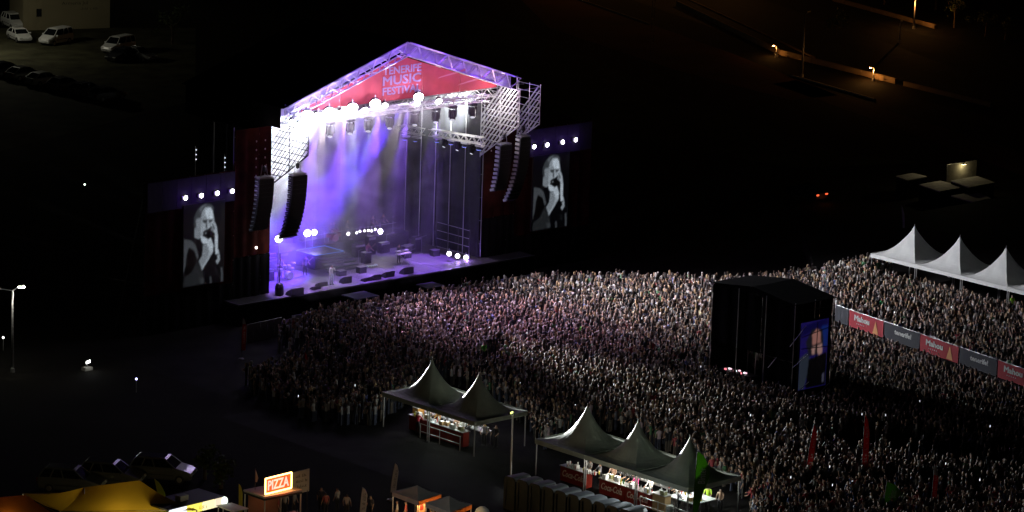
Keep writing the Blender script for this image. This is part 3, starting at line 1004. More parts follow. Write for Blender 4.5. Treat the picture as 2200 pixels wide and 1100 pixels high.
for k, (ya, yb, lab) in enumerate(((7.5, .9, 'bright white side truss with lamps hanging inside the right of the stage'), (11.4, 8.5, 'shorter dim side truss deeper inside the stage'))):
    t = thing('side_truss', lab, 'truss', (9.8, (ya + yb) / 2, 12))
    truss(t, (9.8, ya, 12.0 if k == 0 else 11.75), (9.8, yb, 12.35 if k == 0 else 11.85), .55, .5, .5, .05, .03, mat('white_truss', (.75, .74, .7), .5, .1))
for i, (yy, zz) in enumerate(((6.4, 11.9), (4.6, 12.0), (2.9, 12.05), (1.1, 12.1), (10.6, 11.4), (9.2, 11.5))):
    t = thing('wash_light', ('blue glowing wash lamp under the bright side truss, ' + ('deepest of four', 'second deepest', 'third deepest', 'nearest the audience')[i]) if i < 4 else 'faint blue wash lamp under the deep side truss, %s one' % ('farther' if i == 4 else 'nearer'), 'stage light', (9.7, yy, zz), 0, 'blue wash lamps under the side trusses')
    MB().box((9.7, yy, zz - .2), (.4, .8, .14)).build('base', mat('pale_lamp_base', (.5, .5, .55), .5), t)
    MB().lathe((9.7, yy + .1, zz - .42), [(.08, .15), (.22, .08), (.24, -.1)], 10).build('housing', M_blk2, t)
    MB().lathe((9.62, yy + .05, zz - .54), [(.01, -.05), (.15, -.03), (.22, .02)], 10).build('lens', emat('blue_lens', (.25, .3, 1), 1.2), t)
for i, yy in enumerate((5.5, 3.8, 2.0)):
    moving_head((9.7, yy, 11.85), (6, yy - 1, 6), 'dark moving head beside the blue wash lamps, %s' % ('deepest', 'middle', 'nearest')[i], 'moving heads under the side truss', M_hl, .9)
lamp('POINT', (8.6, 3.2, 13.4), 160, (1, 1, .97), .3, name='side_truss_light')

# ------------------------------------------------------------------ smoke over the stage
sm = MB().box((0, 4.85, 9.5), (22.4, 14.4, 15.0)).build('stage_smoke', MC['black_cloth'], loc=(0, 5.5, 2))
tag(sm, 'pale drifting stage smoke filling the left and top of the stage', 'smoke', kind='stuff')
ms = bpy.data.materials.new('stage_smoke')
ms.use_nodes = True
nt = ms.node_tree
nt.nodes.remove(nt.nodes['Principled BSDF'])
pv = nt.nodes.new('ShaderNodeVolumePrincipled')
pv.inputs['Color'].default_value = (.9, .9, .95, 1)
pv.inputs['Anisotropy'].default_value = .15
tc = nt.nodes.new('ShaderNodeTexCoord')
nz = nt.nodes.new('ShaderNodeTexNoise')
nz.inputs['Scale'].default_value = .3
nz.inputs['Detail'].default_value = 4
nz.inputs['Distortion'].default_value = 1.4
nt.links.new(tc.outputs['Object'], nz.inputs['Vector'])
mr = nt.nodes.new('ShaderNodeMapRange')
mr.inputs['From Min'].default_value = .4
mr.inputs['From Max'].default_value = .64
mr.inputs['To Min'].default_value = .03
mr.inputs['To Max'].default_value = 1.
nt.links.new(nz.outputs['Fac'], mr.inputs['Value'])
sx = nt.nodes.new('ShaderNodeSeparateXYZ')
nt.links.new(tc.outputs['Object'], sx.inputs[0])
gx = nt.nodes.new('ShaderNodeMapRange')          # thick at left, thin at right
gx.inputs['From Min'].default_value = -9
gx.inputs['From Max'].default_value = 6.5
gx.inputs['To Min'].default_value = .21
gx.inputs['To Max'].default_value = .002
nt.links.new(sx.outputs['X'], gx.inputs['Value'])
mu = nt.nodes.new('ShaderNodeMath')
mu.operation = 'MULTIPLY'
nt.links.new(mr.outputs['Result'], mu.inputs[0])
nt.links.new(gx.outputs['Result'], mu.inputs[1])
gz = nt.nodes.new('ShaderNodeMapRange')          # thin near the floor
gz.inputs['From Min'].default_value = 0
gz.inputs['From Max'].default_value = 9
gz.inputs['To Min'].default_value = .22
gz.inputs['To Max'].default_value = 1
nt.links.new(sx.outputs['Z'], gz.inputs['Value'])
def ramp(src, a, b, c, d):
    n_ = nt.nodes.new('ShaderNodeMapRange')
    n_.interpolation_type = 'SMOOTHSTEP'
    for k_, v_ in zip(('From Min', 'From Max', 'To Min', 'To Max'), (a, b, c, d)):
        n_.inputs[k_].default_value = v_
    nt.links.new(src, n_.inputs['Value'])
    return n_.outputs['Result']


def mul(a, b, op='MULTIPLY'):
    n_ = nt.nodes.new('ShaderNodeMath')
    n_.operation = op
    nt.links.new(a, n_.inputs[0])
    nt.links.new(b, n_.inputs[1])
    return n_.outputs[0]


# a thicker veil added round the front truss lamps in place of lens glare
glare_veil = mul(mul(ramp(sx.outputs['Z'], 11.0, 14.0, 0, .075), ramp(sx.outputs['Y'], -6.2, -3.8, 1, 0)), ramp(sx.outputs['X'], -2, 9, 1, .25))
mu2 = nt.nodes.new('ShaderNodeMath')
mu2.operation = 'MULTIPLY'
nt.links.new(mu.outputs[0], mu2.inputs[0])
nt.links.new(gz.outputs['Result'], mu2.inputs[1])
nt.links.new(mul(mu2.outputs[0], glare_veil, 'ADD'), pv.inputs['Density'])
nt.links.new(pv.outputs[0], nt.nodes['Material Output'].inputs['Volume'])
sm.data.materials.clear()
sm.data.materials.append(ms)

lamp('SPOT', (-3.5, -.9, 16.2), 26000, (.9, 1, .97), .15, aim=(at(712, 612, z=1.8).x, at(712, 612, z=1.8).y, 2.4), angle=9, blend=.6, name='follow_spot')
# light in the stage
lamp('SPOT', (-7.5, 1.6, 16.2), 120000, (.93, .95, 1), .3, aim=(-10.5, 7, 7.5), angle=40, blend=1, name='white_beam')
lamp('SPOT', (-7.6, 1.6, 15.9), 170000, (.93, .95, 1), .3, aim=(-6.5, 12, 14.6), angle=58, blend=1, name='white_beam')
lamp('SPOT', (-3.5, 1.0, 16.0), 170000, (.88, .9, 1), .3, aim=(-1.5, 12, 15.4), angle=46, blend=1, name='white_beam')
lamp('SPOT', (7.0, 3.2, 16.4), 60000, (.95, 1, .97), .3, aim=(11.3, 6.4, 15.2), angle=66, blend=1, name='white_beam')
lamp('SPOT', (3.0, 3.0, 15.8), 1200, (.75, .75, 1), .3, aim=(6, 12, 14.6), angle=70, blend=1, name='white_beam')
lamp('SPOT', (7.5, 8, 14.6), 330000, (.1, .02, 1), .2, aim=(-7, 7.0, 3.4), angle=22, blend=.6, name='purple_beam')
lamp('SPOT', (5.0, 8, 16), 90000, (.2, .07, 1), .2, aim=(-9, 6, 2), angle=20, blend=.6, name='purple_beam')
lamp('SPOT', (-1, 5, 16), 20000, (.3, .17, 1), .2, aim=(-9.5, 6, 1.8), angle=30, blend=.8, name='purple_beam')
for q, c_, pw, an in (((-9, 2.6), (1, .85, .82), 3600, 30), ((-5.2, 2.4), (.9, 1, .95), 4200, 22), ((0, 4.6), (1, .88, .85), 2500, 26), ((5, 4.4), (1, .88, .85), 1900, 24), ((-10, 1.6), (.35, .15, 1), 3200, 20), ((-6.6, 1.8), (.4, .15, 1), 3000, 18), ((-2.6, 2.2), (.35, .15, 1), 3600, 20), ((.8, 2.6), (.3, .12, 1), 3600, 18), ((4.6, 2.4), (.3, .12, 1), 3200, 20), ((7.5, 4.5), (.3, .12, 1), 3200, 18), ((6.8, 8.8), (.3, .15, 1), 1500, 16)):
    lamp('SPOT', (q[0] * .9 + 1, 1.2, 15.8), pw * (2.2 if c_[0] > .5 else 11), c_, .15, aim=(q[0], q[1], 1.8), angle=an, blend=.35, name='floor_spot')
lamp('POINT', (6, 8, 5), 8, (.15, .15, .6), .5, name='side_fill')

# ------------------------------------------------------------------ video screens
def inpoly(X, Y, P):
    c = np.zeros(X.shape, bool)
    j = len(P) - 1
    for i in range(len(P)):
        (x1, y1), (x2, y2) = P[i], P[j]
        c ^= ((y1 > Y) != (y2 > Y)) & (X < (x2 - x1) * (Y - y1) / (y2 - y1 + 1e-9) + x1)
        j = i
    return c


def blur(A, k):
    for _ in range(k):
        A = (A + np.roll(A, 1, 0) + np.roll(A, -1, 0)) / 3
        A = (A + np.roll(A, 1, 1) + np.roll(A, -1, 1)) / 3
    return A


def screen(name, label, x0, y, z0, wd, ht, img, es, parts=True):
    """LED wall: a grid of lit cells whose colours come from img[rows, cols, 3] (row 0 at the bottom)"""
    t = thing(name, label, 'video screen', (x0 + wd / 2, y, z0))
    H, W_ = img.shape[:2]
    xs, zs = np.linspace(x0, x0 + wd, W_), np.linspace(z0, z0 + ht, H)
    vs = [(a, y, b) for b in zs for a in xs]
    fs = [(r * W_ + c, r * W_ + c + 1, (r + 1) * W_ + c + 1, (r + 1) * W_ + c) for r in range(H - 1) for c in range(W_ - 1)]
    b = MB()
    b.v, b.f = vs, fs
    m = bpy.data.materials.get('led_picture_%g' % es)
    if not m:
        m = bpy.data.materials.new('led_picture_%g' % es)
        m.use_nodes = True
        nt = m.node_tree
        p_ = nt.nodes['Principled BSDF']
        p_.inputs['Base Color'].default_value = (.01, .01, .01, 1)
        a = nt.nodes.new('ShaderNodeAttribute')
        a.attribute_name = 'pic'
        nt.links.new(a.outputs['Color'], p_.inputs['Emission Color'])
        p_.inputs['Emission Strength'].default_value = es
    o = b.build('picture', m, t)
    ca = o.data.color_attributes.new('pic', 'FLOAT_COLOR', 'POINT')
    full = np.concatenate([img, np.ones((H, W_, 1))], 2)
    ca.data.foreach_set('color', full.reshape(-1).astype(np.float32))
    block('cabinet', (x0 + wd / 2, y + .12, z0 + ht / 2), (wd + .1, .2, ht + .1), M_blk2, t)
    return t


def zoomimg(shapes, W_=96, H=150, bgc=(.012, .014, .02), box=(300, 40, 800, 1010)):
    U, V = np.meshgrid(np.linspace(0, 1, W_), np.linspace(1, 0, H))
    # picture on the photo leans: left edge x 310->300, right 820->785, top 100->40, bottom 1010->940
    X = (310 + U * 510) * (1 - V) + (300 + U * 485) * V
    Y = (100 - U * 60) * (1 - V) + (1010 - U * 70) * V
    A = np.zeros((H, W_, 3)) + np.array(bgc)
    for col, P in shapes:
        mk = inpoly(X, Y, P)
        A[mk] = np.array(col)
    A = blur(A, 2)
    nzz = rng.normal(1, .13, A.shape[:2])[..., None]
    return np.clip(A * nzz, 0, 1) ** 1.75


g = lambda v: (v * .86, v * .93, v)
singer = [
    (g(.17), [(425, 330), (430, 230), (470, 150), (520, 95), (590, 70), (650, 80), (690, 120), (684, 160), (640, 108), (575, 112), (540, 150), (520, 215), (470, 245), (440, 300)]),
    (g(.3), [(500, 130), (560, 84), (600, 78), (545, 120), (510, 180)]),
    (g(.42), [(440, 280), (470, 240), (540, 220), (560, 320), (530, 460), (480, 470), (435, 450)]),
    (g(.14), [(428, 240), (452, 240), (462, 330), (440, 350)]),
    (g(.5), [(520, 210), (540, 150), (575, 112), (640, 108), (670, 150), (684, 220), (690, 290), (640, 330), (560, 300), (525, 270)]),
    (g(.74), [(578, 128), (640, 122), (664, 160), (674, 240), (602, 246), (570, 190)]),
    (g(.24), [(540, 256), (600, 250), (606, 296), (552, 300)]),
    (g(.3), [(610, 252), (660, 250), (660, 290), (618, 292)]),
    (g(.55), [(520, 280), (600, 300), (620, 350), (560, 400), (530, 440), (515, 400)]),
    (g(.06), [(545, 268), (582, 263), (586, 277), (550, 281)]),
    (g(.06), [(612, 264), (642, 262), (642, 275), (615, 279)]),
    (g(.62), [(596, 262), (614, 262), (634, 345), (598, 350)]),
    (g(.12), [(578, 300), (596, 300), (598, 352), (584, 350)]),
    (g(.02), [(545, 385), (590, 365), (660, 380), (690, 440), (660, 470), (600, 460), (555, 440)]),
    (g(.35), [(560, 395), (585, 388), (590, 410), (568, 418)]),
    (g(.7), [(515, 430), (555, 440), (600, 465), (590, 515), (545, 522), (518, 490)]),
    (g(.6), [(640, 285), (682, 258), (716, 330), (730, 440), (712, 450), (680, 400), (640, 370)]),
    (g(.68), [(690, 410), (730, 430), (722, 560), (742, 630), (692, 642), (682, 520)]),
    (g(.1), [(655, 300), (665, 296), (690, 360), (682, 368)]),
    (g(.1), [(640, 330), (650, 326), (672, 378), (664, 384)]),
    (g(.5), [(745, 630), (750, 700), (715, 755), (690, 715), (715, 690), (710, 645)]),
    (g(.66), [(590, 480), (640, 450), (672, 540), (664, 620), (600, 590), (585, 520)]),
    (g(.42), [(540, 530), (590, 520), (620, 620), (590, 700), (545, 800), (528, 822), (485, 712), (530, 650)]),
    (g(.55), [(620, 600), (664, 615), (610, 700), (540, 800), (520, 790), (590, 690)]),
    (g(.2), [(310, 470), (400, 480), (455, 530), (492, 660), (468, 705), (435, 600), (372, 565), (345, 640), (332, 760), (300, 870)]),
    (g(.006), [(372, 570), (430, 600), (466, 710), (400, 820), (320, 880), (335, 760), (348, 640)]),
    (g(.09), [(466, 712), (545, 850), (552, 960), (420, 990), (300, 1010), (310, 900), (400, 840)]),
    (g(.15), [(500, 900), (550, 900), (555, 960), (500, 975)]),
    (g(.17), [(615, 880), (640, 885), (645, 965), (620, 965)]),
    (g(.05), [(680, 790), (720, 800), (720, 880), (690, 870)]),
    (g(.2), [(755, 780), (778, 785), (780, 945), (750, 945)]),
    (g(.05), [(770, 90), (815, 60), (812, 220), (775, 240)]),
]
img = zoomimg(singer)
screen('video_screen', 'left tall screen with a black and white close up of a singer', -20.35, 2.3, 3.5, 4.05, 6.6, img, .8)
screen('video_screen', 'right tall screen with a black and white close up of a singer', 17.1, 2.3, 3.45, 4.1, 6.5, img, .8)
for s, L4 in ((-1, [(-20.25, 10.76), (-18.68, 10.76), (-17.1, 10.77), (-15.6, 10.76)]), (1, [(16.98, 10.86), (18.49, 10.86), (20.28, 10.91), (21.81, 10.95)])):
    side = 'left' if s < 0 else 'right'
    for i, (x_, z_) in enumerate(L4):
        t = thing('flood_light', 'white oval floodlight over the %s video screen, %s' % (side, ('first from the left', 'second from the left', 'third from the left', 'fourth from the left')[i]), 'floodlight', (x_, 2.3, z_), 0, 'floodlights over the %s screen' % side)
        MB().box((x_, 2.36, z_), (.62, .14, .32)).build('housing', M_blk2, t)
        MB().lathe((x_, 2.26, z_), [(.01, 0), (.17, .01), (.19, .03)], 12, (0, -1, 0)).build('lens', emat('screen_flood_lens', (1, .97, .95), 10), t)
        lamp('POINT', (x_, 1.9, z_), 16, (.22, .05, 1), .05, name='lamp_light', parent=t)  # violet point added for the halo round the white lens

# FOH mixing tower with delay screen ---------------------------------
t = thing('mixing_tower', 'black cloth mixing tower standing in the middle of the crowd', 'tower', (5.4, -37.4, 0))
X0, X1, Y0, Y1, ZT = 3.4, 7.5, -41.6, -33.0, 7.5
clothwall(t, X0, X1, Y1, 0, ZT, M_black, 3)
clothwall(t, X0, X1, Y0, 0, ZT, M_black, 3)
for (za, zb, ya, yb) in ((3.1, ZT, Y0, Y1), (0, 3.08, Y0, -38.4), (0, .9, -38.4, Y1)):
    n = max(1, round((yb - ya) / 1.6))
    for i in range(n):
        a_, b_ = ya + (yb - ya) * i / n + .01, ya + (yb - ya) * (i + 1) / n - .01
        ys = np.linspace(a_, b_, 9)
        xs = X0 + .06 * np.sin(np.linspace(0, 2 * math.pi, 9) + i)
        MB().add([(x_, y_, z_) for z_ in (za, zb) for x_, y_ in zip(xs, ys)], [(j, j + 1, 10 + j, 9 + j) for j in range(8)]).build('cloth_panel', M_black, t)
MB().slab([(X0 - .2, Y0 - .2, ZT + .05), (X1 + .2, Y0 - .2, ZT + .05), (X1 + .2, (Y0 + Y1) / 2, ZT + .6), (X0 - .2, (Y0 + Y1) / 2, ZT + .6)], (0, 0, .05)).build('roof_sheet', M_black, t)
MB().slab([(X0 - .2, (Y0 + Y1) / 2, ZT + .6), (X1 + .2, (Y0 + Y1) / 2, ZT + .6), (X1 + .2, Y1 + .2, ZT + .05), (X0 - .2, Y1 + .2, ZT + .05)], (0, 0, .05)).build('roof_sheet', M_black, t)
for X in (X0, X1):
    MB().slab([(X, Y0, ZT - .02), (X, Y1, ZT - .02), (X, (Y0 + Y1) / 2, ZT + .55)], (.04, 0, 0)).build('gable_cloth', M_black, t)
for X in (X0, (X0 + X1) / 2, X1):
    for Y in (Y0 - .1, -38.7, -35.8, Y1):
        bar('upright', (X - (.1 if X == X0 else 0), Y, 0), (X - (.1 if X == X0 else 0), Y, ZT + .2), .035, M_scaf, t)
for z in (1, 2.5, 4, 5.5, 7):
    bar('ledger', (X0, Y0 - .15, z), (X1, Y0 - .15, z), .025, M_blk2, t)
M_brace = mat('bright_brace_tube', (.6, .6, .62), .3, .6)
for (ua, va, ub, vb, xx) in ((1697, 745, 1732, 700, 3.2), (1703, 790, 1735, 762, 3.2), (1765, 775, 1785, 757, 7.6), (1650, 790, 1668, 768, 3.2), (1752, 716, 1783, 690, 7.6)):
    a_, b_ = at(ua, va, x=xx), at(ub, vb, x=xx)
    bar('brace', a_, b_, .028, M_brace, t)
for (ua, va, ub, vb) in ((1648, 972, 1690, 915), (1700, 855, 1738, 820), (1745, 860, 1780, 824), (1650, 860, 1685, 800), (1745, 990, 1772, 950), (1755, 910, 1780, 880)):
    a_, b_ = at(ua, va, z=.1), at(ub, vb, z=.1)
    b_ = at(ub, vb, z=2.0)
    tt = thing('stay_bar', 'thin pale stay bar slanting up from dark ground beside the mixing tower', 'stay bar', a_, 0, 'stay bars round the mixing tower')
    bar('stay', a_, b_, .025, M_brace, tt)
    MB().box((a_.x, a_.y, .12), (.5, .5, .24)).build('ballast', M_conc, tt)
# delay screen picture: man's head in colour on blue
Hh, Ww = 80, 48
U, V = np.meshgrid(np.linspace(0, 1, Ww), np.linspace(1, 0, Hh))
A = np.zeros((Hh, Ww, 3)) + np.array((.02, .012, .17))
A[inpoly(U, V, [(.0, .08), (.45, .02), (1, .0), (1, .1), (.5, .14), (0, .2)])] = (.008, .006, .09)
A[inpoly(U, V, [(.75, .1), (1, .1), (1, .42), (.8, .4)])] = (.01, .035, .26)
A[inpoly(U, V, [(0, .52), (.25, .46), (.38, .56), (.3, .8), (.2, 1), (0, 1)])] = (.045, .06, .09)
A[inpoly(U, V, [(.2, .3), (.4, .12), (.78, .14), (.84, .3), (.82, .5), (.32, .52)])] = (.02, .02, .03)
A[inpoly(U, V, [(.42, .2), (.58, .12), (.72, .18), (.75, .34), (.45, .36)])] = (.62, .28, .24)
A[inpoly(U, V, [(.42, .40), (.56, .38), (.54, .5), (.45, .5)])] = (.7, .4, .36)
A[inpoly(U, V, [(.62, .38), (.8, .36), (.82, .5), (.7, .53), (.62, .46)])] = (.7, .4, .36)
A[inpoly(U, V, [(.34, .56), (1, .5), (1, 1), (.26, 1)])] = (.002, .002, .003)
A[inpoly(U, V, [(.86, .82), (.93, .8), (.93, .94), (.86, .95)])] = (.12, .12, .2)
screen('delay_screen', 'tall delay screen on the back of the mixing tower with a man on blue', 3.75, Y0 - .35, .95, 3.0, 5.2, blur(A, 1), .3)
bar('lattice_bar', (3.75, Y0 - .5, 5.1), (6.8, Y0 - .5, 5.5), .03, M_blk2, t)
bar('lattice_bar', (3.75, Y0 - .5, 4.2), (6.8, Y0 - .5, 4.0), .03, M_blk2, t)
bar('lattice_bar', (5.4, Y0 - .5, 6.1), (5.4, Y0 - .5, 3.0), .03, M_blk2, t)
# mixing desk in the opening of the near side
dk = thing('mixing_desk', 'mixing desk with glowing red and white screens in the dark tower opening', 'mixing desk', (3.6, -35.6, 0))
MB().box((3.9, -35.6, .98), (.9, 3.4, .12)).build('desk', M_blk2, dk)
MB().box((3.9, -35.6, .46), (.7, 3.2, .9)).build('desk_base', M_blk2, dk)
for i in range(9):
    c_ = ((1, .25, .3), (.9, .95, 1), (.8, .5, .6))[i % 3]
    MB().box((3.55 + .15 * (i % 2), -34.5 - i * .27, 1.1 + .06 * (i % 3)), (.12, .16, .1)).build('meter_light', emat('meter%d' % (i % 3), c_, 1.6), dk)
lamp('POINT', (3.5, -35.6, 1.8), 1.5, (1, .7, .7), .1, name='desk_light', parent=dk)

# ------------------------------------------------------------------ stage props
M_led = emat('cyan_led', (.12, .35, 1), .3)
M_ledp = emat('violet_led', (.4, .1, 1), .9)
rs = thing('drum_riser', 'stepped platform edged with a glowing blue light strip', 'riser', (-1.6, 7.9, 1.8))
R4 = [Vector((-3.1, 6.9, 0)), Vector((0, 6.9, 0)), Vector((0, 9.4, 0)), Vector((-3.1, 9.4, 0))]
MB().slab([p_ + Vector((0, 0, 3.0)) for p_ in R4], (0, 0, -.1)).build('platform', M_blk2, rs)
MB().slab([p_ + Vector((0, 0, 2.88)) for p_ in R4], (0, 0, -1.07)).build('riser_base', M_blk2, rs)
for i in range(4):
    bar('light_strip', R4[i] + Vector((0, 0, 3.03)), R4[(i + 1) % 4] + Vector((0, 0, 3.03)), .035, M_led, rs)
for k in range(5):
    block('step', (-1.4 + .2, 6.7 - k * .32, 2.76 - k * .22), (3.4, .32, .08), M_blk2, rs)
    block('step_edge', (-1.4 + .2, 6.53 - k * .32, 2.76 - k * .22), (3.4, .02, .05), mat('step_edge', (.06, .1, .1), .5), rs)
r2 = thing('rear_riser', 'long rear riser with a violet light strip under the band', 'riser', (0, 10.6, 1.8))
block('platform', (-.5, 10.6, 3.0), (20, 2.0, .12), M_blk2, r2)
block('front_panel', (-.5, 9.66, 2.36), (20, .04, 1.15), M_blk2, r2)
bar('light_strip', (-10.5, 9.6, 3.0), (-3.4, 9.6, 3.0), .03, M_ledp, r2)
bar('rail', (-2, 9.62, 4.0), (8, 9.62, 4.0), .02, M_metal, r2)

# lights on the rear riser
M_back = emat('rear_lens', (1, .95, 1), 30)
for (u, v, r_, em_, lab) in ((660, 501, .3, M_back, 'glaring white lamp on the rear riser left of the band, left of a pair'), (675, 499, .24, M_back, 'glaring white lamp on the rear riser left of the band, right of a pair'), (817, 497, .22, M_back, 'glaring white lamp on the rear riser right of the row of small lamps')):
    q = at(u, v, y=9.4)
    par_can((q.x, 9.4, q.z), (q.x - 5, -4, 4), lab, 'rear riser lamps', 'stage_lamp', r_, em_, .3)
    bar('stand', (q.x, 9.6, 3.06), (q.x, 9.6, q.z), .03, M_scaf, bpy.data.objects[bpy.data.objects[-1].name] if False else r2)
    lamp('POINT', (q.x, 9.0, q.z), 70 if r_ > .25 else 35, (.8, .78, 1), .2, name='rear_glow')
for i, (u, v) in enumerate([(748, 502), (766, 500), (773, 497), (783, 496), (791, 495), (798, 496), (806, 493)]):
    q = at(u, v, y=9.4)
    par_can((q.x, 9.4, q.z), (q.x - 5, -4, 4), 'small white lamp in the row on the rear riser, %s' % ['first from left', 'second from left', 'third from left', 'middle one', 'third from right', 'second from right', 'rightmost'][i], 'small lamps on the rear riser', 'stage_lamp', .1 if i else .15, emat('small_rear_lens', (1, .92, 1), 8), .2)
for i, (u, v) in enumerate([(965, 545), (983, 550), (1001, 553)]):
    q = at(u, v, y=3.0)
    par_can((q.x, 3.0, q.z), (q.x - 5, -3, 3), 'white oval lamp on the deck at stage right end, %s' % ['left', 'middle', 'right'][i], 'deck lamps at the right end', 'stage_lamp', .2, emat('deck_lens', (1, 1, 1), 10), .3)
    lamp('POINT', (q.x - .3, 2.5, q.z), 50, (.4, .2, 1), .1, name='deck_glow')
q = at(599, 513, y=2.0)
par_can((q.x, 2.0, q.z), (q.x - 6, -6, 4), 'big glaring white lamp at the left edge of the stage opening', None, 'stage_lamp', .3, M_back, .4)
bar('stand', (q.x, 2.0, 1.8), (q.x, 2.0, q.z), .04, M_scaf, thing('lamp_stand', 'stand of the big glaring lamp at the left stage edge', 'stand', (q.x, 2.0, 1.8)))
lamp('POINT', (q.x - .2, 1.3, q.z), 90, (1, .95, .9), .25, name='edge_glow')
q = at(557, 534, y=2.0)
t = thing('small_lamp', 'small starry lamp on the black skirt left of the stage', 'lamp', (q.x, 2.4, q.z))
MB().ball((q.x, 2.38, q.z), .1, 8, 5).build('bulb', emat('small_bulb', (1, .95, .85), 8), t)
bar('arm', (q.x, 2.4, q.z), (q.x, 2.6, q.z), .03, M_scaf, t)

# monitors and cases on the deck front
for i, (u, v, sz) in enumerate([(637, 634, (1.3, .8, .75)), (690, 614, (.9, .6, .45)), (677, 621, (.8, .5, .35)), (742, 607, (.9, .6, .7)), (787, 603, (.8, .6, .4)), (806, 600, (.8, .6, .55)), (833, 594, (1.0, .6, .6)), (873, 587, (1.1, .6, .7))]):
    q = at(u, v, z=1.8)
    y_ = max(q.y, 1.05)
    t = thing('floor_monitor', 'black wedge loudspeaker on the deck edge, ' + ['leftmost and largest with a pale top', 'third from left', 'second from left, low', 'fourth, right beside the singer', 'fifth from left', 'sixth from left', 'seventh from left', 'rightmost'][i], 'loudspeaker', (q.x, y_, 1.8), 0, 'floor monitors along the stage edge')
    a_, b_, c_ = sz
    c_ *= .75
    MB().add([(q.x - a_ / 2, y_ - b_ / 2, 1.8), (q.x + a_ / 2, y_ - b_ / 2, 1.8), (q.x + a_ / 2, y_ + b_ / 2, 1.8), (q.x - a_ / 2, y_ + b_ / 2, 1.8), (q.x - a_ / 2, y_ - b_ / 2, 1.8 + c_), (q.x + a_ / 2, y_ - b_ / 2, 1.8 + c_), (q.x + a_ / 2, y_ + b_ / 3, 1.8 + c_ * .45), (q.x - a_ / 2, y_ + b_ / 3, 1.8 + c_ * .45)], [(3, 2, 1, 0), (4, 5, 6, 7), (0, 1, 5, 4), (1, 2, 6, 5), (2, 3, 7, 6), (3, 0, 4, 7)]).build('cabinet', M_spk, t)
    MB().slab([(q.x - a_ * .45, y_ - b_ * .4, 1.8 + c_ + .0), (q.x + a_ * .45, y_ - b_ * .4, 1.8 + c_), (q.x + a_ * .45, y_ + b_ * .27, 1.8 + c_ * .52), (q.x - a_ * .45, y_ + b_ * .27, 1.8 + c_ * .52)], (0, .01, .02)).build('grille', M_grill, t)
q = at(600, 634, z=1.8)
t = thing('side_speaker', 'rounded black speaker at the left end of the deck', 'loudspeaker', (q.x, q.y, 1.8))
MB().lathe((q.x, q.y, 1.8), [(.3, 0), (.36, .1), (.36, .7), (.28, .95), (.1, 1.05)], 10).build('cabinet', M_spk, t)
bar('mast', (q.x, q.y, 2.8), (q.x + .1, q.y + .1, 5.2), .04, M_blk2, t)

# ------------------------------------------------------------------ performers
def person(label, loc, rz, group=None, cat='person', me=None, **k):
    o = put('person', me or hull_person(**k), None, Matrix.Translation(Vector(loc)) @ Matrix.Rotation(rz, 4, 'Z'))
    return tag(o, label, cat, group)


WHT = (.7, .7, .68)
BLK = (.02, .02, .022)
q = at(712, 612, z=1.8)
person('singer in pale shirt and light trousers singing at the front edge of the stage', q, math.pi, pose=('mic', 'stand'), shirt=(.8, .76, .7), pants=(.65, .72, .78), shoes=BLK, h=1.74, sleeve=1)
sg = thing('microphone', 'small black microphone held up by the singer', 'microphone', (q.x, q.y, 3.2))
MB().tube((q.x + .02, q.y - .22, 3.22), (q.x + .02, q.y - .12, 3.32), .015, .02, 6).build('handle', M_blk2, sg)
MB().ball((q.x + .02, q.y - .11, 3.34), .035, 6, 4).build('head', M_metal, sg)


def guitar(loc, rz, label, c):
    t = thing('guitar', label, 'guitar', (0, 0, 0))
    MB().rings([[(x, -.03 + yy, z) for x, z in [(-.2 + .19 * math.cos(a) * (1 if math.cos(a) < 0 else .8), .17 * math.sin(a)) for a in [i * math.pi / 5 for i in range(10)]]] for yy in (0, .06)]).build('body', mat('guitar_body_' + c[0], tuple(k_ * .35 for k_ in c[1]), .45), t)
    MB().box((.38, 0, .0), (.7, .04, .05)).build('neck', mat('guitar_neck', (.2, .13, .07), .5), t)
    MB().box((.8, 0, .01), (.16, .03, .1)).build('headstock', mat('guitar_neck'), t)
    t.matrix_basis = Matrix.Translation(Vector(loc)) @ Matrix.Rotation(rz, 4, 'Z') @ Matrix.Rotation(-.35, 4, 'Y')
    return t


q = at(655, 592, z=1.8)
person('guitarist in dark clothes playing left of the riser', q, math.pi * .95, pose=('key', 'stand'), shirt=(.08, .06, .1), pants=BLK)
guitar((q.x, q.y - .28, 2.95), math.pi * .1, 'pale electric guitar played left of the riser', ('w', (.6, .6, .5)))
q = at(790, 562, z=1.8)
person('guitarist in a dark red top playing in front of the rear riser', q, math.pi * 1.05, pose=('key', 'stand'), shirt=(.3, .05, .06), pants=BLK)
guitar((q.x, q.y - .28, 2.95), math.pi * .1, 'brown electric guitar played in front of the rear riser', ('b', (.3, .12, .04)))
q = at(856, 566, z=1.8)
person('keyboard player in black behind a white keyboard', q, math.pi, pose='key', shirt=BLK, pants=BLK)
t = thing('keyboard', 'white double keyboard on a stand on the right half of the stage', 'keyboard', (q.x, q.y - .55, 1.8))
block('lower_keys', (q.x, q.y - .62, 2.78), (1.45, .36, .09), mat('keyboard_white', (.7, .7, .68), .4), t)
block('upper_keys', (q.x, q.y - .42, 2.98), (1.3, .3, .08), mat('keyboard_white'), t)
block('display', (q.x, q.y - .5, 3.04), (.4, .2, .02), M_blk2, t)
for s in (-1, 1):
    bar('leg', (q.x + s * .5, q.y - .85, 1.8), (q.x - s * .4, q.y - .5, 2.76), .025, M_metal, t)
    bar('post', (q.x + s * .6, q.y - .4, 2.8), (q.x + s * .6, q.y - .4, 2.96), .02, M_metal, t)
q = at(610, 600, z=1.8)
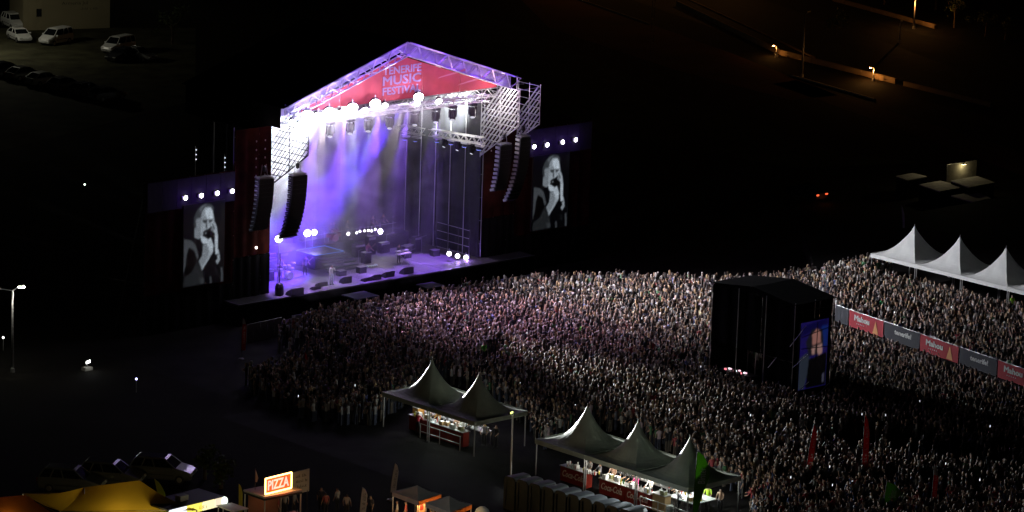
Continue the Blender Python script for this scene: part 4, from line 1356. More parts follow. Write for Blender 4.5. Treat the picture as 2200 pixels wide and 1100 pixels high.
# drum kit at the left of the stage
t = thing('drum_kit', 'pale percussion set with cymbals at the left edge of the stage', 'drum kit', (q.x, q.y, 1.8))
M_drum = mat('drum_shell', (.6, .65, .62), .3)
M_cym = mat('cymbal', (.7, .6, .35), .25, .8)
MB().lathe((q.x + .3, q.y - .5, 2.15), [(.33, 0), (.33, .4)], 14, (0, 1, 0)).build('bass_drum', M_drum, t)
for dx, dy, z_, r_ in ((-.3, .1, 2.45, .2), (.15, .1, 2.7, .16), (.55, .05, 2.68, .17), (.95, .3, 2.35, .24)):
    d_ = MB().lathe((q.x + dx, q.y + dy, z_), [(r_, 0), (r_, .25)], 12).build('drum', M_drum, t)
    bar('leg', (q.x + dx, q.y + dy, 1.8), (q.x + dx, q.y + dy, z_), .02, M_metal, t)
for dx, dy, z_ in ((-.5, .3, 3.0), (.5, .6, 3.2), (1.2, .4, 3.0)):
    bar('cymbal_stand', (q.x + dx, q.y + dy, 1.8), (q.x + dx, q.y + dy, z_), .015, M_metal, t)
    MB().lathe((q.x + dx, q.y + dy, z_), [(.26, 0), (.1, .02), (.02, .04)], 12, (.15, -.1, 1)).build('cymbal', M_cym, t)
person('percussionist in a white shirt behind the drums at the left stage edge', (q.x + .3, q.y + .9, 1.8), math.pi, pose='key', shirt=WHT, pants=BLK)
mehair = hull_person(pose='key', shirt=(.1, .05, .08), pants=BLK)
for i, (u, v, lab) in enumerate(((700, 505, 'band member in dark clothes on the rear riser behind the blue light strip'), (752, 517, 'band member on the rear riser under the first small lamp'), (780, 512, 'band member on the rear riser in the middle of the small lamps'), (840, 505, 'band member on the rear riser right of the glaring lamp'), (912, 515, 'dim band member standing at the right end of the rear riser'))):
    q = at(u, v + 10, z=3.06)
    person(lab, (q.x, 10.4, 3.06), math.pi, me=mehair)
q = at(700, 600, z=1.8)
t = thing('cloth_heap', 'pale blue crumpled cloth lying on the deck in front of the rear riser', 'cloth', at(795, 573, z=1.8))
q = at(795, 573, z=1.8)
b = MB()
for i in range(7):
    b.ball((q.x - .7 + i * .22, q.y + random.uniform(-.1, .1), 1.86), random.uniform(.12, .2), 7, 4, .6)
b.build('fold', mat('pale_blue_cloth', (.5, .62, .65), .8), t, True)
# small stage boxes and cables
for i in range(6):
    q = Vector(((-2.5, -.5, 2.2, 6.3, 7.6, 8.8)[i], (4.2, 4.0, 6.6, 6.2, 7.4, 5.4)[i], 1.8))
    hh = (.4, .5, .9, 1.0, .7, .5)[i]
    t = thing('flight_case', 'dark equipment case on the deck, ' + ['just behind the singer', 'right of the riser steps', 'between the red topped guitarist and keyboard', 'tallest one, right of the keyboard', 'rear right one by the drape', 'in front of the wing rack'][i], 'case', q, 0, 'dark cases on the rear deck')
    block('body', (q.x, q.y, 1.8 + hh / 2), (.7, .55, hh), M_blk2, t)
    block('lid', (q.x, q.y, 1.82 + hh), (.72, .57, .04), M_metal, t)
for i, (u, v) in enumerate(((738, 545), (830, 540), (905, 545), (770, 575), (880, 575))):
    q = at(u, v, z=1.8)
    t = thing('microphone_stand', 'thin microphone stand on the deck, %s' % ['behind the singer', 'left of the keyboard', 'right of the keyboard', 'beside the pale cloth', 'in front of the keyboard'][i], 'microphone stand', (q.x, q.y, 1.8))
    bar('pole', (q.x, q.y, 1.8), (q.x, q.y, 3.3), .015, M_metal, t)
    bar('boom', (q.x, q.y, 3.25), (q.x + .3, q.y - .3, 3.45), .012, M_metal, t)
    MB().lathe((q.x, q.y, 1.8), [(.16, 0), (.15, .03), (.02, .05)], 10).build('base', M_metal, t)
# amplifiers and a second drum kit toward the back
for i, (x_, y_, a_, h_) in enumerate(((-6.6, 8.4, 1.0, 1.2), (-5.2, 8.6, .9, 1.5), (3.2, 8.8, 1.1, 1.1), (4.6, 8.9, .8, 1.6), (6.0, 8.8, 1.0, .9), (1.2, 8.9, .9, .7), (8.6, 7.6, .7, 1.3), (-8.6, 6.2, .9, .9))):
    t = thing('amplifier', 'black amplifier cabinet on the deck, ' + ['left of the blue lit riser', 'tall one touching the blue lit riser', 'below the rear riser behind the guitarist', 'tall one behind the keyboard', 'low one right of the tall one', 'lowest one by the riser steps', 'tall narrow one near the right drape', 'behind the left percussion set'][i], 'amplifier', (x_, y_, 1.8), 0, 'amplifiers in front of the rear riser')
    block('cabinet', (x_, y_, 1.8 + h_ / 2), (a_, .5, h_), M_spk, t)
    block('grille', (x_, y_ - .26, 1.8 + h_ * .42), (a_ * .9, .02, h_ * .7), M_grill, t)
    block('panel', (x_, y_ - .26, 1.8 + h_ * .88), (a_ * .9, .02, h_ * .14), M_metal, t)
t = thing('drum_kit', 'dark red drum kit with cymbals on the rear riser under the small lamps', 'drum kit', (1.6, 10.4, 3.06))
M_dr2 = mat('red_drum_shell', (.3, .03, .06), .25)
MB().lathe((1.6, 9.9, 3.4), [(.32, 0), (.32, .4)], 14, (0, 1, 0)).build('bass_drum', M_dr2, t)
for dx, dy, z_, r_ in ((-.55, .1, 3.5, .2), (-.18, 0, 3.85, .16), (.25, 0, 3.83, .17), (.65, .2, 3.45, .24)):
    MB().lathe((1.6 + dx, 10.1 + dy, z_), [(r_, 0), (r_, .25)], 12).build('drum', M_dr2, t)
    bar('leg', (1.6 + dx, 10.1 + dy, 3.06), (1.6 + dx, 10.1 + dy, z_), .02, M_metal, t)
for dx, dy, z_ in ((-.9, .2, 4.1), (0, .5, 4.3), (.95, .2, 4.1)):
    bar('cymbal_stand', (1.6 + dx, 10.1 + dy, 3.06), (1.6 + dx, 10.1 + dy, z_), .015, M_metal, t)
    MB().lathe((1.6 + dx, 10.1 + dy, z_), [(.28, 0), (.1, .02), (.02, .04)], 12, (.15, -.2, 1)).build('cymbal', M_cym, t)
for i, x_ in enumerate((-7.5, -5.8, 3.4, 5.2, 6.6, 8.0)):
    t = thing('music_stand', 'thin stand on the rear riser, %s' % ['far left', 'left of the band', 'right of the drums', 'by the glaring lamp', 'right of the glaring lamp', 'far right'][i], 'stand', (x_, 10.0, 3.06))
    bar('pole', (x_, 10.0, 3.06), (x_, 10.0, 4.3 + .2 * (i % 2)), .018, M_metal, t)
    MB().box((x_, 9.95, 4.25), (.4, .05, .28)).build('desk', M_blk2, t)
    MB().lathe((x_, 10.0, 3.06), [(.18, 0), (.15, .03), (.02, .05)], 8).build('base', M_metal, t)
# side scaffolds with bars at the right deck end
t = thing('wing_rack', 'dark rack with thin rails and deck lamps at the right end of the stage', 'rack', (10.3, 4.5, 1.8))
for z_ in (2.2, 2.9, 3.6, 4.3):
    bar('rail', (10.2, 6.8, z_), (10.2, 2.6, z_), .03, M_scaf, t)
for y_ in (2.6, 4.0, 5.4, 6.8):
    bar('upright', (10.2, y_, 1.8), (10.2, y_, 4.4), .04, M_blk2, t)

# pit barrier and security
t = thing('pit_barrier', 'low dark steel crowd barrier between the pit and the front row', 'barrier', (0, -2.5, 0))
for i in range(26):
    x_ = -13 + i * 1.05
    block('barrier_panel', (x_ + .5, -2.35, .6), (1.0, .03, 1.1), M_scaf, t)
    bar('foot', (x_ + .5, -2.35, .03), (x_ + .5, -1.5, .03), .03, M_metal, t)
t = thing('barrier_wall', 'dark metal panel barrier running left from the front row corner', 'barrier', (-19, -7, 0))
a_, b_ = at(530, 708, z=1.1), at(605, 692, z=1.1)
for i in range(5):
    c_ = a_.lerp(b_, (i + .5) / 5)
    block('barrier_panel', (c_.x, c_.y, .75), ((b_ - a_).length / 5 - .03, .04, 1.5), M_scaf, t, math.atan2(b_.y - a_.y, b_.x - a_.x))
hv = [hull_person(pose='stand', shirt=(.35, .8, .05), pants=BLK), hull_person(pose='lean', shirt=(.35, .8, .05), pants=BLK)]
for i, (u, v, lab) in enumerate(((735, 655, 'security guard in a lime vest in the pit below the singer'), (771, 652, 'security guard in a lime vest in the pit, second from left'), (823, 640, 'security guard in a lime vest in the pit, third from left'), (932, 622, 'security guard in a lime vest at the right end of the pit'))):
    q = at(u, v - 8, z=0)
    person(lab, (q.x, max(q.y, -2.2), 0), math.pi, me=hv[i % 2])

# ================================================================== TENTS
def pagoda(name, label, x0, y0, T=5., E=2.6, K=2.5, m=M_white, group=None, val=.32, z0=0., rd=1.25):
    """square peaked tent, corner (x0, y0) is the near left one, reaching to x0+T, y0-T"""
    cx, cy = x0 + T / 2, y0 - T / 2
    t = thing(name, label, 'tent', (cx, cy, z0), 0, group)
    E += z0
    rows, n = 12, 8
    C = [(-1, -1), (1, -1), (1, 1), (-1, 1)]
    b = MB()
    rg = []
    for i in range(rows + 1):
        f = 1 - i / rows
        r_ = max(.02, f ** 1.0) * T / 2
        z_ = E + K * (1 - f) ** 1.95
        ring = []
        for k in range(4):
            a, c = C[k], C[(k + 1) % 4]
            for j in range(n):
                s = j / n
                sag = -.07 * math.sin(math.pi * s) * f
                qx, qy = a[0] + (c[0] - a[0]) * s, a[1] + (c[1] - a[1]) * s
                g_ = min(1, rd * (1 - f) ** .5)
                kk = (1 - g_) + g_ * 1.02 / math.hypot(qx, qy)
                ring.append((cx + qx * r_ * kk, cy + qy * r_ * kk, z_ + sag))
        rg.append(ring)
    b.rings(rg, False)
    b.build('canopy', m, t, False)
    for k in range(4):
        a, c = C[k], C[(k + 1) % 4]
        p_, q_ = Vector((cx + a[0] * T / 2, cy + a[1] * T / 2, E)), Vector((cx + c[0] * T / 2, cy + c[1] * T / 2, E))
        nn = Vector((a[0] + c[0], a[1] + c[1], 0)).normalized() * .02
        MB().slab([p_ + nn, q_ + nn, q_ + nn + Vector((0, 0, -val)), p_ + nn + Vector((0, 0, -val))], nn * .5).build('valance', m, t)
        bar('frame_beam', p_ + Vector((0, 0, -.1)) - nn * 3, q_ + Vector((0, 0, -.1)) - nn * 3, .03, M_post, t)
        bar('post', (cx + a[0] * (T / 2 - .08), cy + a[1] * (T / 2 - .08), z0), (cx + a[0] * (T / 2 - .08), cy + a[1] * (T / 2 - .08), E - .05), .045, M_post, t)
    bar('finial', (cx, cy, E + K - .15), (cx, cy, E + K + .22), .03, M_post, t)
    return t


pR = at(1877, 543, z=2.6 + VZ)
nmR = ['leftmost', 'second from left', 'third from left', 'rightmost, cut by the frame']
for k in range(4):
    x0_ = pR.x - .35
    pagoda('pagoda_tent', 'white peaked tent behind the right crowd, ' + nmR[k], x0_, pR.y - k * 5.02, 5., 2.6, 2.45, M_white, 'white tents along the right', .32, VZ, .35)
pN = at(822, 842, z=2.6)
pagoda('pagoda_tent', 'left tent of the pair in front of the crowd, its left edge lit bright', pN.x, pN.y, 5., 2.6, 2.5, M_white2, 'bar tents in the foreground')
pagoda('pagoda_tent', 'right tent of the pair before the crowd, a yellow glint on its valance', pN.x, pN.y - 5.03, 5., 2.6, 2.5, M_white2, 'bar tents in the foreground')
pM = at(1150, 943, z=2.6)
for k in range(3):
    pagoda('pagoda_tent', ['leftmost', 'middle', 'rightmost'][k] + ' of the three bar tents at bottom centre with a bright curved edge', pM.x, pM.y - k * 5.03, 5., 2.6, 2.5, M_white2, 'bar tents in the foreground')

# bar furniture under both groups -----------------------------------
M_cola = mat('red_counter', (.22, .02, .012), .45, noise=.1)
M_cream = mat('cream_lettering', (.6, .5, .4), .5)
M_steel = mat('brushed_steel', (.55, .56, .58), .3, .8)
M_cup = mat('plastic_cup', (.75, .75, .75), .3)
M_box = mat('cardboard', (.4, .26, .12), .8)
M_gbox = mat('olive_crate', (.2, .2, .09), .7)
people_n = {}


def counter(x, ya, yb, label, red=True, txt='Coca-Cola', h=1.05):
    t = thing('bar_counter', label, 'bar counter', (x, (ya + yb) / 2, 0))
    L_ = ya - yb
    block('body', (x + .3, (ya + yb) / 2, h / 2), (.55, L_, h), M_cola if red else M_box, t)
    block('worktop', (x + .3, (ya + yb) / 2, h + .025), (.75, L_ + .06, .05), M_steel, t)
    if txt:
        text('lettering', txt, (x + .02, ya - L_ * .08, .35), (0, -1, 0), (0, 0, 1), .48, M_cream, t, L_ * .82, .012, .015, .35)
    return t


def clutter(x0, x1, ya, yb, z, n, seed, where):
    r_ = random.Random(seed)
    def wl(y):
        f = (ya - y) / (ya - yb)
        return where + (', left third' if f < .33 else ', middle' if f < .67 else ', right third')
    for i in range(n):
        x, y = r_.uniform(x0, x1), r_.uniform(yb, ya)
        k = r_.random()
        if k < .45:
            t = thing('cup_stack', 'stack of white plastic cups on ' + wl(y), 'cups', (x, y, z), 0, 'cup stacks on ' + wl(y))
            hh = r_.uniform(.12, .4)
            MB().lathe((x, y, z), [(.035, 0), (.05, hh)], 8).build('cup', M_cup, t)
            MB().lathe((x, y, z + hh), [(.055, 0), (.055, .015)], 8).build('rim', M_cup, t)
        elif k < .8:
            cc = r_.choice([('green', (.02, .12, .04)), ('clear', (.5, .55, .55)), ('red', (.4, .03, .02)), ('yellow', (.6, .5, .05))])
            t = thing('bottle', cc[0] + ' drink bottle standing on ' + wl(y), 'bottle', (x, y, z), 0, 'bottles on ' + wl(y))
            MB().lathe((x, y, z), [(.04, 0), (.045, .18), (.016, .24), (.016, .3)], 8).build('glass', mat('bottle_' + cc[0], cc[1], .15), t)
            MB().lathe((x, y, z + .3), [(.02, 0), (.02, .02)], 6).build('cap', M_blk2, t)
        else:
            bm, bn_ = r_.choice([(M_box, 'brown'), (M_gbox, 'olive'), (M_cup, 'white')])
            t = thing('crate', 'small ' + bn_ + ' box on ' + wl(y), 'box', (x, y, z), 0, 'supply boxes on ' + wl(y))
            MB().box((x, y, z + .13), (.3, .35, .26)).build('side', bm, t)
            MB().box((x, y, z + .27), (.26, .3, .02)).build('lid', M_cup, t)


# three-tent bar
bx, by0 = pM.x, pM.y
counter(bx + .6, by0 - 2.0, by0 - 4.6, 'red drinks counter under the left tent of the three, dimmest one')
counter(bx + .6, by0 - 5.9, by0 - 8.4, 'red drinks counter with cream script under the middle tent, left half')
counter(bx + .6, by0 - 8.45, by0 - 10.9, 'red drinks counter with cream script under the middle tent, right half')
counter(bx + .7, by0 - 11.0, by0 - 12.2, 'tan boxed counter at the right end of the red counters', False, None, 1.2)
for (xa, ya_, yb_, lab, z_) in ((bx + 3.3, by0 - 5.2, by0 - 10.5, 'long steel back table under the middle tent', .95), (bx + 2.6, by0 - 11.6, by0 - 14.2, 'white topped square table under the right tent', 1.0)):
    t = thing('work_table', lab, 'table', (xa, (ya_ + yb_) / 2, 0))
    block('tabletop', (xa, (ya_ + yb_) / 2, z_), (.9 if 'back' in lab else 2.2, ya_ - yb_, .06), M_steel if 'back' in lab else mat('white_top', (.65, .68, .68), .4), t)
    for dx in (-.4, .4):
        for y_ in (ya_ - .1, yb_ + .1):
            bar('leg', (xa + dx, y_, 0), (xa + dx, y_, z_ - .03), .03, M_metal, t)
clutter(bx + .65, bx + 1.15, by0 - 2.1, by0 - 10.8, 1.1, 44, 1, 'the red counters of the three bar tents')
clutter(bx + 3.0, bx + 3.6, by0 - 5.3, by0 - 10.4, .98, 16, 2, 'the long steel back table')
clutter(bx + .75, bx + 1.2, by0 - 11.1, by0 - 12.1, 1.25, 5, 3, 'the tan boxed counter')
clutter(bx + 1.7, bx + 3.4, by0 - 11.8, by0 - 14.0, 1.03, 8, 8, 'the white square table')
t = thing('water_barrel', 'pale ribbed plastic barrel at the right end of the bar', 'barrel', (bx + .5, by0 - 12.9, 0))
MB().lathe((bx + .5, by0 - 12.9, 0), [(.24, 0), (.28, .1), (.25, .2), (.29, .3), (.26, .45), (.29, .6), (.24, .75)], 12).build('drum', mat('pale_plastic', (.5, .52, .48), .4), t)
MB().lathe((bx + .5, by0 - 12.9, .75), [(.26, 0), (.24, .05)], 12).build('lid', M_cup, t)
for (y_, lab) in ((by0 - 12.4, 'upper'), (by0 - 12.41, 'lower')):
    pass
t = thing('crowd_rail', 'thin double rail fence in front of the right bar tent', 'rail fence', (bx, by0 - 13, 0))
for z_ in (.5, 1.05):
    bar('rail', (bx - .2, by0 - 10.8, z_), (bx - .2, by0 - 17.5, z_), .025, M_post, t)
for y_ in np.linspace(by0 - 10.8, by0 - 17.5, 5):
    bar('post', (bx - .2, y_, 0), (bx - .2, y_, 1.1), .03, M_post, t)
MAG = (.65, .03, .22)
barm = {'white': hull_person(pose='key', shirt=WHT, pants=BLK), 'black': hull_person(pose='lean', shirt=BLK, pants=BLK), 'mag': hull_person(pose=('lean', 'key'), shirt=MAG, pants=BLK, female=True, long_hair=True), 'hiv': hull_person(pose='lean', shirt=(.5, .75, .05), pants=BLK), 'grey': hull_person(pose='lean', shirt=(.3, .3, .34), pants=BLK), 'red': hull_person(pose='lean', shirt=(.6, .03, .06), pants=BLK), 'skin': hull_person(pose='key', shirt=(.45, .28, .2), pants=(.1, .1, .12)), 'orange': hull_person(pose='key', shirt=(.6, .3, .08), pants=BLK)}
for (k, dx, dy, rz, lab) in (('white', 1.9, -3.6, 1.6, 'bartender in a white shirt behind the dimmest red counter'), ('grey', 1.8, -4.7, 1.2, 'bartender in grey beside the second tent post'), ('skin', 2.2, -5.6, 2.0, 'bartender in a tan top near the second tent post'), ('black', 2.4, -6.6, 1.5, 'bartender in black behind the middle counter, left one'), ('black', 2.2, -7.6, 1.4, 'bartender in black reaching over the middle counter'), ('mag', 1.7, -8.4, 1.7, 'bartender in a magenta top behind the middle red counter'), ('white', 2.1, -9.4, 1.6, 'bartender in white right of the magenta one'), ('white', 3.1, -11.2, 1.2, 'server in a white shirt beside the square table'), ('black', 2.9, -12.3, 1.8, 'server in a black top at the square table'), ('hiv', 3.9, -13.1, 2.2, 'steward in a lime vest under the right bar tent'), ('skin', 4.0, -14.2, 2.0, 'customer in a tan top at the right end of the bar'), ('grey', 1.6, -12.6, 3.9, 'worker in grey bending by the barrel')):
    person(lab, (bx + dx, by0 + dy, 0), rz, me=barm[k])
for (dx, dy, pw, co) in ((2.5, -2.5, 16, (1, .95, .85)), (1.3, -7.2, 220, (1, .93, .8)), (1.6, -9.8, 220, (1, .95, .85)), (2.5, -12.6, 260, (.92, 1, .95))):
    t = thing('hanging_lamp', 'white tube lamp hanging under the bar tents', 'lamp', (bx + dx, by0 + dy, 2.4), 0, 'tube lamps under the bar tents')
    MB().tube((bx + dx, by0 + dy - .3, 2.42), (bx + dx, by0 + dy + .3, 2.42), .025, .025).build('tube', emat('tube_lamp', (1, 1, .95), 5), t)
    MB().box((bx + dx, by0 + dy, 2.47), (.08, .7, .04)).build('fitting', M_blk2, t)
    lamp('POINT', (bx + dx, by0 + dy, 2.3), pw, co, .08, name='lamp_light', parent=t)
# unseen warm fill added before the bar to light its front valances
lamp('POINT', (bx - 2.6, by0 - 8.0, 2.1), 40, (1, .88, .7), .2, name='added_path_fill')

# two-tent bar
cx_, cy_ = pN.x, pN.y
counter(cx_ + 1.2, cy_ - 1.6, cy_ - 3.9, 'dark counter with bottles under the left tent of the pair', True, None)
counter(cx_ + 1.1, cy_ - 4.0, cy_ - 7.6, 'long dark red counter under the pair of tents', True, None)
for (xa, ya_, yb_, lab) in ((cx_ + 3.2, cy_ - 1.0, cy_ - 4.6, 'steel back table under the left tent of the pair'), (cx_ + 3.0, cy_ - 5.2, cy_ - 8.2, 'steel back table under the right tent of the pair')):
    t = thing('work_table', lab, 'table', (xa, (ya_ + yb_) / 2, 0))
    block('tabletop', (xa, (ya_ + yb_) / 2, .95), (.8, ya_ - yb_, .06), M_steel, t)
    for dx in (-.3, .3):
        for y_ in (ya_ - .1, yb_ + .1):
            bar('leg', (xa + dx, y_, 0), (xa + dx, y_, .92), .03, M_metal, t)
clutter(cx_ + 1.2, cx_ + 1.7, cy_ - 1.7, cy_ - 7.5, 1.1, 30, 4, 'the counters of the tent pair')
clutter(cx_ + 2.9, cx_ + 3.5, cy_ - 1.1, cy_ - 8.0, .98, 18, 5, 'the back tables of the tent pair')
t = thing('shelf_unit', 'orange brown cupboard under the left tent of the pair', 'cupboard', (cx_ + 2.0, cy_ - 1.7, 0))
block('body', (cx_ + 2.0, cy_ - 1.7, .75), (.6, .6, 1.5), mat('orange_wood', (.5, .24, .06), .6), t)
block('top', (cx_ + 2.0, cy_ - 1.7, 1.52), (.64, .64, .03), M_cup, t)
for (k, dx, dy, rz, lab) in (('red', .75, -3.1, -1.4, 'customer in a bright red shirt leaning on the dark counter'), ('orange', 2.2, -3.7, 1.6, 'bartender in an orange brown top under the left tent of the pair'), ('grey', 2.3, -4.6, 1.5, 'bartender in pale grey at the post between the pair of tents'), ('skin', 2.2, -5.7, 1.7, 'bartender with a pink cap like head lit under the right tent of the pair'), ('white', 2.2, -6.4, 1.6, 'bartender in a white shirt under the right tent of the pair'), ('black', 2.0, -7.2, 1.3, 'bartender in black at the right end of the pair bar'), ('grey', 2.6, -8.2, 2.3, 'dim figure in grey at the right end under the pair of tents'), ('black', 3.0, -9.0, 2.0, 'dark figure by the right rear post of the pair of tents'), ('grey', 2.9, -2.6, 1.4, 'bartender in grey at the steel back table of the left tent')):
    person(lab, (cx_ + dx, cy_ + dy, 0), rz, me=barm[k])
for (dx, dy, pw) in ((2.2, -3.2, 80), (1.8, -5.8, 130), (2.4, -8.0, 10)):
    t = thing('hanging_lamp', 'white tube lamp hanging under the bar tents', 'lamp', (cx_ + dx, cy_ + dy, 2.4), 0, 'tube lamps under the bar tents')
    MB().tube((cx_ + dx, cy_ + dy - .3, 2.42), (cx_ + dx, cy_ + dy + .3, 2.42), .025, .025).build('tube', emat('tube_lamp', (1, 1, .95), 5), t)
    MB().box((cx_ + dx, cy_ + dy, 2.47), (.08, .7, .04)).build('fitting', M_blk2, t)
    lamp('POINT', (cx_ + dx, cy_ + dy, 2.3), pw, (.95, 1, .95), .08, name='lamp_light', parent=t)
t = thing('crowd_rail', 'thin rail fence in front of the pair of bar tents', 'rail fence', (cx_ + .3, cy_ - 6, 0))
for z_ in (.5, 1.05):
    bar('rail', (cx_ + .3, cy_ - 3.9, z_), (cx_ + .3, cy_ - 8.2, z_), .025, M_post, t)
for y_ in (cy_ - 3.9, cy_ - 6, cy_ - 8.2):
    bar('post', (cx_ + .3, y_, 0), (cx_ + .3, y_, 1.08), .03, M_post, t)
# tall pole with yellow lamp in front of the right tent of the pair
q = at(1096, 1062, z=0)
t = thing('light_mast', 'tall slim mast with a small yellow floodlight beside the pair of bar tents', 'mast', (q.x, q.y, 0))
hm = 0
for z_ in np.arange(4, 9, .05):
    if px((q.x, q.y, z_))[1] > 888:
        hm = z_
bar('pole', (q.x, q.y, 0), (q.x, q.y, hm), .06, M_post, t)
MB().box((q.x - .15, q.y, hm + .08), (.5, .2, .18), .4).build('flood_head', M_blk2, t)
MB().box((q.x - .2, q.y - .11, hm + .12), (.36, .04, .12), .4).build('lens', emat('yellow_flood', (.85, 1, .25), 2.2), t)
lamp('POINT', (q.x - .25, q.y - .3, hm + .15), 1.5, (.85, 1, .25), .08, name='lamp_light', parent=t)

# portable toilets in a row in front of the three-tent bar
M_toi = mat('dark_green_plastic', (.035, .04, .03), .5, noise=.2)
M_troof = mat('translucent_roof', (.55, .6, .62), .5, trans=.4)
ta, tb = at(1128, 1030, z=2.35), at(1350, 1093, z=2.35)


def make_toilet():
    t = thing('portable_toilet', 'x', 'portable toilet', (0, 0, 0))
    for nm, c_, s_ in (('side_wall', (0, .52, 1.0), (1.1, .05, 2.0)), ('side_wall', (0, -.52, 1.0), (1.1, .05, 2.0))):
        MB().box(c_, s_).build(nm, M_toi, t)
    arc = [(-.55 + 0, y_, 2.0 + .33 * math.sqrt(max(0, 1 - (y_ / .56) ** 4))) for y_ in np.linspace(-.55, .55, 9)]
    MB().slab([(-.56, -.55, 0), (-.56, .55, 0)] + [(-.56, a[1], a[2]) for a in arc[::-1]], (.05, 0, 0)).build('back_panel', M_toi, t)
    MB().slab([(.53, -.5, .02), (.53, .5, .02), (.53, .5, 2.0), (.53, -.5, 2.0)], (.04, 0, 0)).build('door', M_toi, t)
    b_ = MB()
    b_.add([(x_, a[1], a[2] - .01) for x_ in (-.5, .95) for a in arc], [(j, j + 1, 10 + j, 9 + j) for j in range(8)])
    b_.build('roof', M_troof, t)
    bar('vent_pipe', (-.62, .3, .2), (-.62, .3, 2.1), .04, M_blk2, t)
    return t


proto = make_toilet()
nT = 10
ordn = ['first', 'second', 'third', 'fourth', 'fifth', 'sixth', 'seventh', 'eighth', 'ninth', 'tenth', 'eleventh']
for i in range(nT):
    o = proto if i == 0 else copy_tree(proto)
    f = (i - 1) / 8.
    c_ = ta.lerp(tb, f)
    place(o, (c_.x + .3, c_.y, 0), 0)
    tag(o, 'dark portable toilet with arched back, %s from the left in the row' % ordn[i], 'portable toilet', 'portable toilets in a row')
lamp('POINT', (ta.x + 3, (ta.y + tb.y) / 2 - 2, 3.6), 70, (.85, .95, 1), .2, name='added_path_fill')  # unseen fill added to light the toilet roofs


# ------------------------------------------------------------------ feather flags
def feather(u0, v0, u1, v1, label, m, wd=.5, txt=None, zb=0., tc=None, kind='feather', part2=None):
    """base pixel (u0,v0) on the ground, top pixel v1"""
    q = at(u0, v0, z=zb)
    h = 1
    for z_ in np.arange(.5, 8, .03):
        if px((q.x, q.y, zb + z_))[1] > v1:
            h = z_
    t = thing('feather_flag', label, 'flag', (q.x, q.y, 0))
    D = Vector((Rt.x, Rt.y, 0)).normalized()
    lean = (u1 - u0) / 29. - (px((q.x, q.y, zb + h))[0] - u0) / 29.
    pt = lambda f: Vector((q.x, q.y, zb)) + D * (lean * f ** 2) + Vector((0, 0, h * f))
    fs = np.linspace(0, 1, 8)
    for i in range(7):
        MB().tube(pt(fs[i]), pt(fs[i + 1]), .025, .02, 6).build('pole', M_blk2, t) if i == 0 else None
    b_ = MB()
    for i in range(1, 7):
        b_.tube(pt(fs[i]), pt(fs[i + 1]), .022, .02, 6)
    b_.build('flexible_pole', M_blk2, t)
    f0 = .22 if kind == 'feather' else .2
    sail = []
    gs = np.linspace(f0, 1, 14)
    wf = lambda g: wd * (min(1, (1 - (g - f0) / (1 - f0)) * 3.2) ** .5) * (1 if kind == 'feather' else .3 + .7 * min(1, (g - f0) / (1 - f0) / .6) ** 1.3)
    N_ = Vector((Fw.x, Fw.y, 0)).normalized() * .015
    P = [pt(g) for g in gs] + [pt(g) + D * wf(g) - Vector((0, 0, .05)) for g in gs[::-1]]
    b_ = MB()
    n_ = len(gs)
    vs = [pt(g) + N_ for g in gs] + [pt(g) + D * wf(g) + N_ for g in gs] + [pt(g) - N_ for g in gs] + [pt(g) + D * wf(g) - N_ for g in gs]
    fcs = []
    for i in range(n_ - 1):
        fcs += [(i, i + 1, n_ + i + 1, n_ + i), (2 * n_ + i + 1, 2 * n_ + i, 3 * n_ + i, 3 * n_ + i + 1), (n_ + i, n_ + i + 1, 3 * n_ + i + 1, 3 * n_ + i)]
    sm_ = b_.add(vs, fcs).build('sail', m, t)
    if part2:
        m2, ga, gb = part2
        gg = np.linspace(ga, gb, 5)
        b_ = MB()
        for i in range(4):
            b_.slab([pt(gg[i]) - N_ * 1.3, pt(gg[i]) + D * wf(gg[i]) * .98 - N_ * 1.3, pt(gg[i + 1]) + D * wf(gg[i + 1]) * .98 - N_ * 1.3, pt(gg[i + 1]) - N_ * 1.3], -N_ * .3)
        b_.build('printed_band', m2, t)
    if txt:
        ga = f0 + (.12 if kind == 'feather' else .4)
        a_ = pt(ga) + D * wd * .72 - N_ * 1.4
        up_ = (pt(.95) - pt(ga)).normalized()
        if txt == '~':
            strokes('printed_line', a_, up_, -D, h * (.85 - ga), wd * .5, tc, t, 12, int(u0))
        else:
            text('lettering', txt, a_, up_, -D, wd * .5, tc, t, h * (.8 - ga), .012, .01)
    MB().lathe((q.x, q.y, zb), [(.25, 0), (.22, .08), (.05, .12)], 10).build('base', M_blk2, t)
    lamp_ = None
    return t


M_green = mat('green_flag_cloth', (.12, .27, .035), .8, trans=.4)
M_redf = mat('red_flag_cloth', (.4, .03, .03), .7, trans=.4)
M_greyf = mat('grey_flag_cloth', (.4, .4, .4), .7, trans=.3)
M_yelf = mat('yellow_flag_cloth', (.65, .55, .05), .7, trans=.3)
M_fl = mat('flag_lettering', (.5, .53, .5), .7)
feather(1486, 1142, 1498, 968, 'green drop shaped flag with white letters at the corner of the three bar tents', M_green, .95, 'Binter', tc=M_fl, kind='drop')
feather(1896, 1120, 1905, 1034, 'green drop shaped flag with white letters at the bottom right', M_green, 1.05, 'Binter', tc=M_fl, kind='drop')
feather(346, 1150, 333, 1028, 'narrow yellow green flag standing in front of the yellow tent', M_green if False else mat('lime_flag_cloth', (.3, .42, .03), .7, trans=.3), .5)
feather(518, 772, 522, 682, 'red narrow flag with white print left of the crowd', M_redf, .32, '~', tc=M_fl, part2=(M_greyf, .85, .97))
feather(652, 812, 655, 757, 'short red flag standing in the left edge of the crowd', M_redf, .25)
feather(1730, 1045, 1748, 912, 'red curved flag with white print, left one in the dark lower right crowd', M_redf, .4, '~', tc=M_fl)
feather(1850, 1045, 1858, 890, 'red straight flag with white print, tallest in the lower right crowd', M_redf, .4, '~', tc=M_fl)
